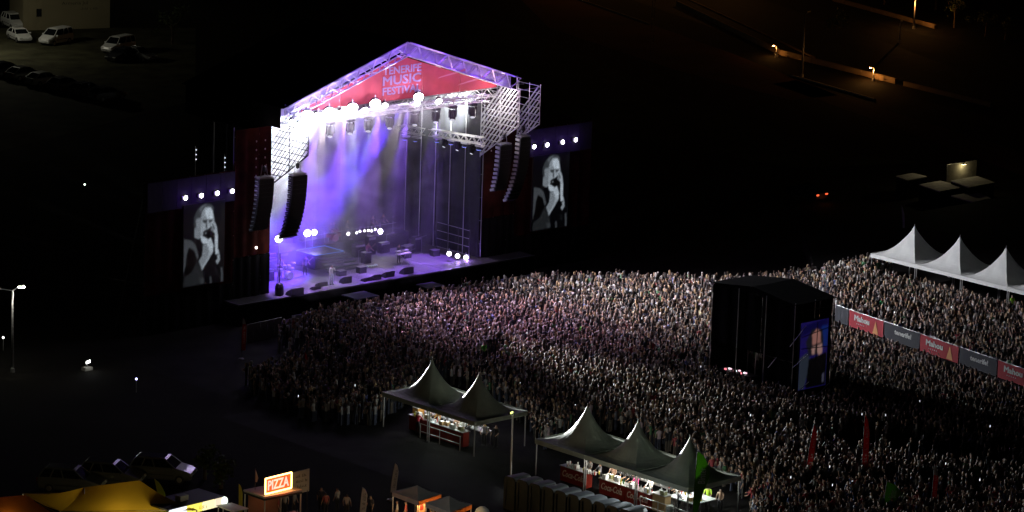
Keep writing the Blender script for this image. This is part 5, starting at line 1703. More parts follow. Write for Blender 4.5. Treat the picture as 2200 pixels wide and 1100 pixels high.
feather(2000, 1110, 2008, 995, 'thin red flag with a pale tip at the lower right', M_redf, .3, '~', tc=M_fl, part2=(M_greyf, .78, .96))
feather(838, 1075, 848, 994, 'narrow grey flag with dark print left of the grey stall tents', M_greyf, .38, '~', tc=M_blk2)
feather(772, 1118, 778, 1046, 'narrow grey flag with dark print in the middle of the bottom edge', M_greyf, .42, '~', tc=M_blk2)
feather(512, 1125, 513, 1038, 'tapering yellow flag left of the neon stall', M_yelf, .26)
feather(1938, 520, 1935, 440, 'pale curved flag standing behind the left white tent', M_greyf, .22)

for u_, v_ in ((1480, 1100), (1890, 1110)):
    q = at(u_, v_, z=2.6)
    lamp('POINT', (q.x - 2.2, q.y - 1.6, 2.9), 14, (1, .97, .85), .1, name='added_path_fill')  # fill added in front of the green flags, no fixture
# ------------------------------------------------------------------ VIP fence with banners
M_vr, M_vd = mat('red_banner_cloth', (.3, .015, .025), .7), mat('slate_banner_cloth', (.022, .027, .034), .7)
M_gold = mat('gold_print', (.6, .3, .12), .5)
dF = (fb - fa)
LF = Vector((dF.x, dF.y, 0)).length
uF = Vector((dF.x, dF.y, 0)).normalized()
pan = [(1795, 1826, 'd', None), (1827, 1905, 'r', 'Mahou'), (1906, 1984, 'd', 'tenerife!'), (1985, 2068, 'r', 'Mahou'), (2069, 2148, 'd', 'tenerife!'), (2149, 2236, 'r', 'Mahou')]
labs = ['slate fence banner end piece beside the mixing tower', 'red fence banner, leftmost, with white name and gold triangle', 'slate fence banner between the first two red banners', 'red fence banner, second from left', 'slate fence banner, second one with white lettering', 'red fence banner at the right edge of the picture']


def onF(u):
    f = (u - 1795) / (2240 - 1795)
    # perspective nearly uniform
    return Vector((fa.x + dF.x * f, fa.y + dF.y * f, VZ))


for (u0, u1, c_, tx), lab in zip(pan, labs):
    a_, b_ = onF(u0), onF(u1 - 1)
    t = thing('fence_banner', lab, 'banner fence', a_.lerp(b_, .5))
    nrm = Vector((uF.y, -uF.x, 0))
    if nrm.x > 0:
        nrm = -nrm
    gk = 16
    vs_ = []
    for zz_ in np.linspace(.1, 1.45, 5):
        for s_ in np.linspace(0, 1, gk + 1):
            rp = .035 * math.sin(s_ * 19 + u0) * (1 - abs(zz_ - .8)) + .015 * math.sin(s_ * 47 + zz_ * 4)
            vs_.append(a_.lerp(b_, s_) - nrm * (.02 + rp * .5) + Vector((0, 0, zz_ - (.05 * math.sin(math.pi * (s_ * 2 % 1)) if zz_ > 1.3 else 0))))
    MB().add(vs_, [(r_ * (gk + 1) + c2, r_ * (gk + 1) + c2 + 1, (r_ + 1) * (gk + 1) + c2 + 1, (r_ + 1) * (gk + 1) + c2) for r_ in range(4) for c2 in range(gk)]).build('cloth', M_vr if c_ == 'r' else M_vd, t, True)
    Lb = (b_ - a_).length
    for f in (0.0, .5, .985):
        bar('post', a_.lerp(b_, f) - nrm * .06, a_.lerp(b_, f) - nrm * .06 + Vector((0, 0, 1.5)), .03, M_metal, t)
    bar('top_rail', a_ + Vector((0, 0, 1.47)), b_ + Vector((0, 0, 1.47)), .02, M_scaf, t)
    if tx:
        st_ = a_ + uF * (Lb * (.16 if c_ == 'r' else .3)) + nrm * .012 + Vector((0, 0, .72))
        text('lettering', tx, st_, uF, (0, 0, 1), .48 if c_ == 'r' else .42, M_fl, t, Lb * (.44 if c_ == 'r' else .48), .014, .035)
    if c_ == 'r':
        g0 = a_ + uF * (Lb * .7) + nrm * .01
        MB().slab([g0 + Vector((0, 0, .2)), g0 + uF * (Lb * .16) + Vector((0, 0, .2)), g0 + uF * (Lb * .08) + Vector((0, 0, 1.25))], nrm * .004).build('printed_triangle', M_gold, t)
        for k in range(5):
            MB().box(a_ + uF * (Lb * (.24 + .05 * k)) + nrm * .012 + Vector((0, 0, .52)), (.07, .02, .07), math.atan2(uF.y, uF.x)).build('printed_star', M_fl, t)

# ================================================================== FOOD STALLS (bottom edge)
M_yel = mat('yellow_tent_canvas', (.62, .4, .04), .6, trans=.45, noise=.12, nscale=.8)
M_orn = mat('orange_tent_canvas', (.5, .2, .03), .6, trans=.35, noise=.12, nscale=.8)


def hip_tent(name, label, c4, ridge, eave_z, ridge_z, m, seam=True):
    """c4: four eave corner xy (counter-clockwise from near left), ridge: two xy"""
    cx = sum(c[0] for c in c4) / 4
    cy = sum(c[1] for c in c4) / 4
    t = thing(name, label, 'tent', (cx, cy, 0))
    rA, rB = Vector((*ridge[0], ridge_z)), Vector((*ridge[1], ridge_z))
    C4 = [Vector((*c, eave_z)) for c in c4]
    faces = [(C4[0], C4[1], rB, rA), (C4[1], C4[2], rB, rB), (C4[2], C4[3], rA, rB), (C4[3], C4[0], rA, rA)]
    for (a, b_, c_, d_) in faces:
        n = 7
        g = MB()
        vs = []
        for i in range(n + 1):
            f = i / n
            l_, r_ = a.lerp(d_, f), b_.lerp(c_, f)
            for j in range(n + 1):
                s = j / n
                p_ = l_.lerp(r_, s)
                sag = -.22 * math.sin(math.pi * f) * 1.0 - .1 * math.sin(math.pi * s) * (1 - f)
                vs.append(p_ + Vector((0, 0, sag)))
        g.add(vs, [(i * (n + 1) + j, i * (n + 1) + j + 1, (i + 1) * (n + 1) + j + 1, (i + 1) * (n + 1) + j) for i in range(n) for j in range(n)])
        g.build('canopy', m, t, True)
    for k in range(4):
        a, b_ = C4[k], C4[(k + 1) % 4]
        bar('hem_rope', a, b_ , .025, mat('rope', (.7, .6, .3), .6), t)
        bar('post', (a.x, a.y, 0), (a.x, a.y, eave_z), .05, M_post, t)
    for a, r_ in ((C4[0], rA), (C4[1], rB), (C4[2], rB), (C4[3], rA)):
        pass
    for r_ in (rA, rB):
        bar('mast', (r_.x, r_.y, 0), (r_.x, r_.y, ridge_z - .02), .05, M_post, t)
    return t


rA, rB = at(181, 1047, z=4.1), at(300, 1032, z=4.1)
w0, e0 = at(100, 1087, z=2.7), at(386, 1082, z=2.7)
ux = (rB - rA).normalized()
s0 = Vector((ux.y, -ux.x, 0))      # toward the viewer (-y)
c4 = [(w0.x, w0.y - 1.5), (e0.x, e0.y - 1.8), (e0.x + .3, e0.y + 3.0), (w0.x + .4, w0.y + 3.2)]
hip_tent('market_tent', 'large yellow hipped tent glowing from inside at the bottom left', c4, [(rA.x, rA.y), (rB.x, rB.y)], 2.7, 4.1, M_yel)
mc = (rA + rB) / 2
lamp('POINT', (mc.x, mc.y - .6, 1.5), 95, (1, .8, .35), .7, name='tent_light')
lamp('POINT', (mc.x + 1.2, mc.y - 2.4, 1.4), 65, (1, .85, .4), .6, name='tent_light')
qa, qb = at(-40, 1072, z=4.0), at(58, 1063, z=4.0)
w1, e1 = at(-120, 1110, z=2.7), at(112, 1098, z=2.7)
hip_tent('market_tent', 'dark orange hipped tent cut by the bottom left corner', [(w1.x, w1.y - 1.8), (e1.x, e1.y - 1.2), (e1.x + .2, e1.y + 2.2), (w1.x, w1.y + 2.8)], [(qa.x, qa.y), (qb.x, qb.y)], 2.7, 4.0, M_orn)
lamp('POINT', ((qa.x + qb.x) / 2, qa.y - .6, 2.4), 28, (1, .6, .3), .3, name='tent_light')

# stall with long lit sign
sa, sb = at(360, 1107, z=2.6), at(480, 1077, z=2.6)
t = thing('sign_stall', 'food stall with a long lit yellow and white sign beam beside the yellow tent', 'stall', ((sa + sb) / 2)[:2] + (0,))
ang = math.atan2(sb.y - sa.y, sb.x - sa.x)
us = (sb - sa).normalized()
ns = Vector((us.y, -us.x, 0))
Ls = Vector((sb.x - sa.x, sb.y - sa.y, 0)).length
back = -ns
c_ = (sa + sb) / 2 + back * 1.2
block('roof', (c_.x, c_.y, 2.9), (Ls, 2.4, .1), M_blk2, t, ang)
for f, w_, m_ in ((.18, .3, emat('sign_white', (.85, .9, 1), 1.5)), (.47, .27, emat('sign_yellow', (.9, .78, .12), 1.2)), (.725, .21, emat('sign_pale_yellow', (.95, .85, .45), 1.3)), (.905, .13, emat('sign_cream', (1, .88, .65), .9))):
    c_ = sa + (sb - sa) * f
    block('sign_panel', (c_.x, c_.y, 2.62), (Ls * w_ - .03, .14, .56), m_, t, ang)
for f in (.42, .55):
    c_ = sa + (sb - sa) * f - Vector((0, 0, .05)) + ns * .08
    strokes('printed_line', (c_.x, c_.y, 2.5), us, (0, 0, 1), .25 if f < .5 else .7, .3, mat('amber_print', (.5, .3, .02), .6), t, 2 if f < .5 else 6, 4)
c_ = sb + us * .02 + ns * .06
MB().lathe((c_.x, c_.y, 2.64), [(.01, .16), (.2, .13), (.28, .02), (.28, -.05)], 14, ns).build('round_lamp', emat('round_lamp', (.9, 1, .9), 1.6), t)
block('counter', ((sa + sb) / 2 + back * .2)[:2] + (.55,), (Ls, .6, 1.1), M_blk2, t, ang)
for p_ in (sa, sb, sa + back * 2.3, sb + back * 2.3):
    bar('post', (p_.x, p_.y, 0), (p_.x, p_.y, 2.85), .04, M_post, t)
c_ = sa + (sb - sa) * .44 + back * 1.0
rb = MB().box((c_.x, c_.y, 3.15), (.7, .5, .35), ang).build('roof_unit', mat('roof_unit', (.35, .4, .4), .6), t)
lamp('POINT', ((sa + sb) / 2 + ns * .7 + Vector((0, 0, .1)))[:], 10, (1, .9, .5), .3, name='sign_glow')
q = at(496, 1090, z=2.4)
t = thing('small_tent', 'tip of a small pale tent right of the lit sign', 'tent', (q.x, q.y, 0))
MB().slab([(q.x - .8, q.y + .5, 2.5), (q.x - .5, q.y - .9, 2.35), (q.x + .9, q.y - .7, 2.3), (q.x + .6, q.y + .7, 2.4)], (0, 0, .05)).build('canopy', M_white, t)
for dx, dy in ((-.7, .4), (-.45, -.8), (.8, -.6), (.5, .6)):
    bar('post', (q.x + dx, q.y + dy, 0), (q.x + dx, q.y + dy, 2.35), .04, M_post, t)

# neon pizza stall
na, nb_ = at(570, 1062, z=2.75), at(626, 1048, z=2.75)
un = Vector((nb_.x - na.x, nb_.y - na.y, 0)).normalized()
nn = Vector((un.y, -un.x, 0))
angn = math.atan2(un.y, un.x)
Ln = Vector((nb_.x - na.x, nb_.y - na.y, 0)).length
t = thing('pizza_stall', 'small food stall with a flat pale roof under a glowing neon sign', 'stall', (na.x, na.y, 0))
r0, r1, r2_, r3 = at(523, 1052, z=2.62), at(568, 1068, z=2.62), at(650, 1052, z=2.62), at(605, 1036, z=2.62)
MB().slab([r0, r1, r2_, r3], (0, 0, -.12)).build('roof', mat('pale_roof', (.42, .38, .36), .6, noise=.1), t)
MB().slab([r0 + Vector((0, 0, -.16)), r1 + Vector((0, 0, -.16)), r2_ + Vector((0, 0, -.16)), r3 + Vector((0, 0, -.16))], (0, 0, -.1)).build('roof_frame', M_blk2, t)
for p_ in (r0, r1, r2_, r3):
    q = p_.lerp((r0 + r2_) / 2, .06)
    bar('post', (q.x, q.y, 0), (q.x, q.y, 2.34), .05, M_post, t)
c_ = (r0 + r2_) / 2
block('counter', (c_.x + nn.x * .9, c_.y + nn.y * .9, .55), (2.6, .5, 1.1), mat('wood_counter', (.3, .12, .05), .6), t, angn)
block('back_wall', (c_.x - nn.x * .9, c_.y - nn.y * .9, 1.2), (2.7, .05, 2.3), mat('brown_wall', (.2, .08, .04), .7), t, angn)
ng = thing('neon_sign', 'neon framed sign reading PIZZA on the roof of a small stall', 'sign', (na.x, na.y, 2.7))
hN = 1.05
base = na + Vector((0, 0, .0))
M_neon = emat('neon_yellow', (1, .55, .16), 7)
cs = [base, base + un * Ln, base + un * Ln + Vector((0, 0, hN)), base + Vector((0, 0, hN))]
for i in range(4):
    bar('neon_tube', cs[i], cs[(i + 1) % 4], .05, M_neon, ng)
cc_ = (cs[0] + cs[2]) / 2 - nn * .08
MB().box(cc_, (Ln - .02, .1, hN - .02), angn).build('sign_panel', emat('sign_orange', (1, .16, .03), .6), ng)
text('lettering', 'PIZZA', base + un * (Ln * .1) + Vector((0, 0, .2)) - nn * .02, un, (0, 0, 1), .66, emat('neon_letters', (.85, .75, .65), .9), ng, Ln * .8, .03, .02)
lamp('POINT', cc_ + nn * .5, 60, (1, .14, .02), .3, name='neon_glow')
lamp('POINT', (c_.x + nn.x * .3, c_.y + nn.y * .3, 1.9), 9, (1, .5, .25), .1, name='stall_light')
# small flag on the stall and menu board behind
q = at(548, 1052, z=2.62)
t = thing('pole_flag', 'small limp pale flag on the roof of the neon stall', 'flag', q)
bar('pole', q, q + Vector((0, 0, 1.45)), .02, M_blk2, t)
D_ = Vector((Rt.x, Rt.y, 0))
MB().slab([q + Vector((0, 0, 1.4)), q + Vector((0, 0, .55)), q + D_ * .12 + Vector((0, 0, .5)), q + D_ * .2 + Vector((0, 0, .8)), q + D_ * .08 + Vector((0, 0, 1.15))], Vector((Fw.x, Fw.y, 0)) * .02).build('cloth', M_greyf, t)
ma, mb = at(626, 1060, z=1.9), at(664, 1052, z=1.9)
um = Vector((mb.x - ma.x, mb.y - ma.y, 0)).normalized()
nm_ = Vector((um.y, -um.x, 0))
t = thing('menu_board', 'tall cream menu board with three dark lines behind the neon stall', 'sign board', (ma.x, ma.y, 0))
Lm = (mb - ma).length
MB().slab([ma + Vector((0, 0, -.1)), mb + Vector((0, 0, -.1)), mb + Vector((0, 0, 1.45)), ma + Vector((0, 0, 1.4))], -nm_ * .05).build('board', mat('cream_board', (.5, .46, .36), .7), t)
for k in range(3):
    strokes('printed_line', ma + um * (Lm * (.06 + .2 * (k == 1))) + nm_ * .004 + Vector((0, 0, 1.0 - k * .36)), um, (0, 0, 1), Lm * (.8 - .15 * (k == 1)), .2, mat('dark_lettering'), t, 9, k)
for f in (.1, .9):
    bar('leg', ma.lerp(mb, f) - nm_ * .03 + Vector((0, 0, -1.9)), ma.lerp(mb, f) - nm_ * .03, .04, M_blk2, t)
# visitors round the neon stall
dimm = [hull_person(pose='stand', shirt=c, pants=BLK, skin=(.4, .26, .18), long_hair=i % 2 == 0, female=i % 2 == 0) for i, c in enumerate(((.35, .35, .33), (.05, .05, .06), (.3, .06, .05), (.5, .5, .48)))]
for i, (u, v, lab) in enumerate(((536, 1092, 'person in a pale top standing left under the neon stall roof'), (565, 1094, 'dim person standing at the front left post of the neon stall'), (598, 1090, 'person in red standing under the neon stall'), (612, 1082, 'person leaning at the right of the neon stall counter'), (632, 1078, 'dim person standing before the cream menu board'), (690, 1070, 'dim visitor right of the menu board'), (700, 1082, 'dim visitor walking right of the menu board'), (725, 1072, 'dim visitor between the menu board and the grey flag'), (745, 1085, 'dim visitor left of the middle grey flag'), (796, 1088, 'dim visitor just right of the middle grey flag'))):
    q = at(u, v, z=.9)
    person(lab, (q.x, q.y, 0), random.uniform(0, 6.2), me=dimm[i % 4])
lamp('POINT', at(845, 1052, z=5.0), 110, (.95, 1, .95), .2, name='added_path_fill')  # unseen fill added above the grey stall roofs

# two grey stall tents with warm lights
M_gt = mat('grey_canvas', (.5, .49, .47), .7, noise=.12, nscale=2)
M_warm = mat('orange_valance', (.7, .38, .16), .6, trans=.6)


def stall_tent(label, px4, pk, z, warmside):
    C4 = [at(u, v, z=z) for u, v in px4]       # left, near, right, far
    t = thing('stall_tent', label, 'tent', (sum(C4, Vector()) / 4)[:2] + (0,))
    apex = sum(C4, Vector()) / 4 + Vector((0, 0, pk))
    b_ = MB()
    for k in range(4):
        a, c = C4[k], C4[(k + 1) % 4]
        n = 6
        vs = []
        for i in range(n + 1):
            f = i / n
            l_, r_ = a.lerp(apex, f), c.lerp(apex, f)
            for j in range(n + 1):
                p_ = l_.lerp(r_, j / n)
                vs.append(p_ + Vector((0, 0, -.1 * math.sin(math.pi * f) - .05 * math.sin(math.pi * j / n) * (1 - f))))
        b_.add(vs, [(i * (n + 1) + j, i * (n + 1) + j + 1, (i + 1) * (n + 1) + j + 1, (i + 1) * (n + 1) + j) for i in range(n) for j in range(n)])
    b_.build('canopy', M_gt, t, True)
    for k in range(4):
        a, c = C4[k], C4[(k + 1) % 4]
        MB().slab([a, c, c + Vector((0, 0, -.3)), a + Vector((0, 0, -.3))], (c - a).cross(Vector((0, 0, 1))).normalized() * .015).build('valance', M_warm if k == warmside else M_gt, t)
        q_ = a.lerp(apex, .03)
        bar('post', (q_.x, q_.y, 0), (q_.x, q_.y, z - .05), .035, M_post, t)
    return t, C4


t1, Ca = stall_tent('grey square stall tent, left one, with a glint at its left corner', [(843, 1056), (899, 1077), (948, 1062), (893, 1044)], .55, 2.5, 1)
t2, Cb = stall_tent('darker grey square stall tent, right one, with an orange valance', [(914, 1080), (968, 1101), (1014, 1084), (962, 1066)], .55, 2.5, 1)
for C4, lab, n_ in ((Ca, 'wooden counter under the left grey stall tent', 1), (Cb, 'wooden counter under the right grey stall tent', 2)):
    c_ = C4[1].lerp(C4[2], .5).lerp(C4[0].lerp(C4[3], .5), .2)
    t = thing('stall_counter', lab, 'counter', (c_.x, c_.y, 0))
    aa = math.atan2(C4[2].y - C4[1].y, C4[2].x - C4[1].x)
    block('body', (c_.x, c_.y, .55), (1.9, .5, 1.1), mat('warm_wood', (.5, .25, .09), .6), t, aa)
    block('worktop', (c_.x, c_.y, 1.12), (2.0, .6, .04), mat('pale_wood', (.6, .42, .25), .5), t, aa)
for (u, v, z_, pw) in ((880, 1076, 2.15, 60), (896, 1078, 2.15, 70), (910, 1080, 2.0, 24), (985, 1098, 2.0, 60)):
    q = at(u, v, z=z_)
    t = thing('bulb_lamp', {880: 'left of the two bright bulbs under the left grey stall tent', 896: 'right of the two bright bulbs under the left grey stall tent', 910: 'small bulb between the two grey stall tents', 985: 'warm bulb under the orange valance of the right stall tent'}[u], 'lamp', (q.x, q.y, z_))
    MB().ball((q.x, q.y, z_), .09, 8, 6).build('bulb', emat('warm_bulb', (1, .8, .45), 14), t)
    bar('cord', (q.x, q.y, z_ + .08), (q.x, q.y, 2.55), .01, M_blk2, t)
    lamp('POINT', (q.x, q.y - .15, z_ - .1), pw, (1, .62, .28), .08, name='lamp_light', parent=t)
for i, (u, v, k, lab) in enumerate(((853, 1096, 0, 'person in a pale top at the left grey stall tent'), (872, 1098, 2, 'person in red at the left grey stall tent'), (905, 1097, 3, 'person in white between the two grey stall tents'), (930, 1100, 1, 'dark dressed person under the right grey stall tent'))):
    q = at(u, v, z=1.0)
    person(lab, (q.x, q.y, 0), random.uniform(0, 6), me=dimm[k])
t = thing('price_panel', 'orange lit panel with a red picture under the left grey stall tent', 'sign', at(905, 1092, z=1.6))
q = at(905, 1092, z=1.6)
MB().box(q, (.7, .05, 1.0), math.atan2(un.y, un.x)).build('panel', mat('peach_panel', (.65, .38, .2), .6), t)
MB().box(q + Vector((0, -.04, .1)), (.3, .03, .4), math.atan2(un.y, un.x)).build('printed_picture', M_cola, t)
q = at(1036, 1104, z=1.2)
t = thing('parasol', 'top of a round pale parasol at the bottom edge beside the stall tents', 'parasol', (q.x, q.y, 0))
MB().lathe((q.x, q.y, 1.3), [(.5, 0), (.42, .2), (.22, .36), (.01, .42)], 12).build('canopy', M_white, t)
bar('pole', (q.x, q.y, 0), (q.x, q.y, 1.35), .03, M_post, t)
lamp('POINT', (q.x - .8, q.y - 1.2, 2.6), 5, (.95, 1, .95), .1, name='added_path_fill')  # fill added beside the parasol, no fixture

# ------------------------------------------------------------------ vegetation
M_leaf = mat('leaf_green', (.05, .075, .02), .8, noise=.5, nscale=3)
M_bark = mat('bark', (.09, .06, .04), .9)


def tree(loc, h, r, label, n=260, group=None):
    t = thing('tree', label, 'tree', loc, 0, group)
    x, y = loc[0], loc[1]
    tb_ = MB().tube((x, y, 0), (x, y, h * .55), .16, .08, 7)
    for k in range(5):
        a = k * 1.3
        tb_.tube((x, y, h * (.3 + .05 * k)), (x + math.cos(a) * r * .6, y + math.sin(a) * r * .6, h * .75), .06, .02, 5)
    tb_.build('trunk', M_bark, t)
    b_ = MB()
    rr = random.Random(int(x * 7 + y))
    cl = [(Vector((rr.gauss(0, .45), rr.gauss(0, .45), rr.gauss(0, .35))) * r) for _ in range(9)]
    for i in range(n):
        c_ = cl[i % 9] + Vector((rr.gauss(0, .2), rr.gauss(0, .2), rr.gauss(0, .18))) * r
        c_ += Vector((x, y, h * .72))
        s = rr.uniform(.1, .22)
        u_ = Vector((rr.gauss(0, 1), rr.gauss(0, 1), rr.gauss(0, 1))).normalized()
        _, a, c2 = frame(u_)
        b_.add([c_ - a * s, c_ + c2 * s * .6, c_ + a * s, c_ - c2 * s * .6], [(0, 1, 2, 3)])
    b_.build('crown', M_leaf, t)
    return t


for (u, v, h, r, lab) in ((1795, 75, 3, 1.3, 'small round tree lit orange between the two roads'), (2118, 78, 3, 1.3, 'small tree with an orange glint at the far top right'), (2160, 86, 2.6, 1.1, 'dim bush like tree beside the far top right tree'), (2050, 60, 4.5, 1.8, 'dark tree behind the orange street lamp'), (2010, 22, 4, 1.6, 'tree touched by orange light right of the street lamp'), (1900, 10, 4, 1.5, 'tree at the top edge left of the street lamp'), (440, 1030, 2.2, 1.1, 'dark bushy tree behind the long lit sign'), (475, 1050, 1.8, .9, 'low dark bush like tree right of the grey cars'), (370, 95, 4, 1.8, 'dim tree right of the parked vans'), (1220, 400, 4, 2.0, 'dark tree behind the right screen wall')):
    q = at(u, v, z=0)
    tree((q.x, q.y, 0), h, r, lab)
q = at(1400, 120, z=0)
t = thing('ladder_mast', 'tall dark mast with pale rungs near the top edge', 'mast', (q.x, q.y, 0))
for s in (-1, 1):
    bar('rail', (q.x + s * .2, q.y, 0), (q.x + s * .2, q.y, 16), .03, M_blk2, t)
for i in range(30):
    bar('rung', (q.x - .2, q.y, 1 + i * .5), (q.x + .2, q.y, 1 + i * .5), .03, M_metal, t)
q = at(1732, 428, z=0)
t = thing('red_vehicle_lights', 'dark car with glowing red rear lights on the dark ground right of the stage', 'car', (q.x, q.y, 0))
MB().rings([[(q.x - .8, q.y - 2 + k * .8, .4), (q.x + .8, q.y - 2 + k * .8, .4), (q.x + .75, q.y - 2 + k * .8, zt_), (q.x - .75, q.y - 2 + k * .8, zt_)] for k, zt_ in enumerate((.9, 1.0, 1.4, 1.45, 1.1, .8))]).build('body', P_dark, t)
for s in (-1, 1):
    MB().box((q.x + s * .6, q.y - 2.03, .8), (.3, .06, .12)).build('tail_light', emat('tail_glow', (1, .12, .04), 1.6), t)
    for k in (-1.3, 1.2):
        MB().tube((q.x + s * .7, q.y + k, .3), (q.x + s * .82, q.y + k, .3), .3, .3, 12).build('wheel', M_tyre, t)
lamp('POINT', (q.x, q.y - 2.5, .6), 4, (1, .2, .05), .1, name='tail_glow')

# ================================================================== CROWD
P1 = [(600, 695), (660, 668), (720, 652), (800, 642), (880, 624), (960, 607), (1050, 597), (1200, 586), (1350, 583), (1530, 590), (1640, 588), (1740, 570), (1880, 545), (2000, 575), (2240, 640), (2260, 1125), (1640, 1125), (1600, 1030), (1500, 900), (1300, 840), (1150, 800), (1000, 745), (930, 760), (860, 835), (800, 872), (720, 868), (640, 855), (540, 806), (526, 784), (600, 768), (640, 740), (600, 722)]
P1b = [(860, 835), (930, 760), (1000, 745), (1640, 760), (1640, 1125), (1600, 1030), (1490, 955), (1380, 905), (1270, 870), (1160, 925), (1140, 880), (1030, 800), (930, 775)]
TOWER_SHADE = [(1545, 870), (1700, 880), (1880, 900), (2050, 930), (2240, 950), (2240, 1000), (2000, 975), (1850, 950), (1640, 900)]  # crowd thinned here in place of the mixing tower's cast shadow
GAP = [(600, 700), (700, 690), (760, 720), (740, 765), (640, 765), (600, 760)]
GAP2 = [(1018, 735), (1080, 725), (1095, 750), (1030, 765)]
sp = .49
X, Y = np.meshgrid(np.arange(-34, 46, sp), np.arange(-84, 0, sp * .98))
X = X + (np.arange(X.shape[0])[:, None] % 2) * sp * .5
X = X.ravel() + rng.normal(0, .13, X.size)
Y = Y.ravel() + rng.normal(0, .13, Y.size)
Z0 = np.where(onterrace(X, Y), VZ, 0.)
PP = np.stack([X, Y, 1.6 + Z0], 1)
U, V = px(PP)
ok = inpoly(U, V, P1) | inpoly(U, V, P1b)
prob = np.full(X.size, .94)
prob[inpoly(U, V, TOWER_SHADE)] = .12
prob[inpoly(U, V, GAP)] = .3
prob[inpoly(U, V, GAP2)] = .15
prob[(U < 800) & (V > 760)] *= .72
prob[(V > 900) & (U > 1600)] *= .72
prob[(V > 1000)] *= .8
# patchy density
pn = np.sin(X * .9 + 2 * np.sin(Y * .33)) * np.sin(Y * .7 + 1.5 * np.sin(X * .4))
prob *= np.where(pn > .72, .55, 1)
ok &= rng.random(X.size) < prob
ok &= Y < -2.9
# keep clear of the tower, tents, bars, fence
ok &= ~((X > 1.8) & (X < 8.6) & (Y > -44.6) & (Y < -32.2))
ok &= ~((X > pN.x - .6) & (X < pN.x + 5.3) & (Y < pN.y + .3) & (Y > pN.y - 10.4))
ok &= ~((X > pM.x - 4) & (X < pM.x + 5.3) & (Y < pM.y + .3) & (Y > pM.y - 15.6))
fxa = fa.x + (Y - fa.y) / (fb.y - fa.y) * (fb.x - fa.x)
ok &= ~((np.abs(X - fxa) < .5) & (Y < fa.y + .4))
ok &= ~((X > pR.x - .6) & (Y < pR.y + .3))
for o in list(bpy.data.objects):
    if o.name.startswith('feather_flag') or o.name.startswith('stay_bar'):
        ok &= ~((np.abs(X - o.location.x) < .4) & (np.abs(Y - o.location.y) < .4))
X, Y, U, V, Z0 = X[ok], Y[ok], U[ok], V[ok], Z0[ok]
N = len(X)
S = rng.normal(.98, .055, N).clip(.84, 1.12)
# where each person looks: the stage
TH = np.arctan2(-(X * .3 - X), (4 - Y)) * -1 * 0 + np.arctan2(X - X * .35, 6 - Y) + rng.normal(0, .35, N)
order = np.argsort(((np.stack([X, Y, np.zeros(N)], 1) - CAMN) ** 2).sum(1))
inview = (U > 0) & (U < 2200) & (V > 0) & (V < 1095)
near = [i for i in order if inview[i]][:300]
near_set = np.zeros(N, bool)
near_set[near] = True
print('crowd', N, 'near', len(near))

skins = [(.45, .28, .2), (.52, .34, .25), (.36, .21, .14), (.5, .3, .22), (.42, .27, .19)]
hairs = [(.02, .015, .01), (.05, .03, .02), (.12, .08, .05), (.3, .2, .1), (.015, .012, .01), (.03, .02, .015), (.02, .015, .01), (.35, .33, .3)]
shirts = [(.015, .015, .017)] * 14 + [(.02, .025, .04)] * 7 + [(.55, .55, .53)] * 4 + [(.2, .2, .2)] * 4 + [(.3, .05, .06), (.1, .12, .28), (.35, .3, .26), (.3, .3, .34), (.1, .25, .12), (.4, .36, .2), (.5, .4, .46), (.1, .08, .08), (.2, .22, .28), (.5, .48, .46)]
pants = [(.03, .035, .06), (.02, .02, .02), (.12, .1, .08), (.05, .06, .1)]


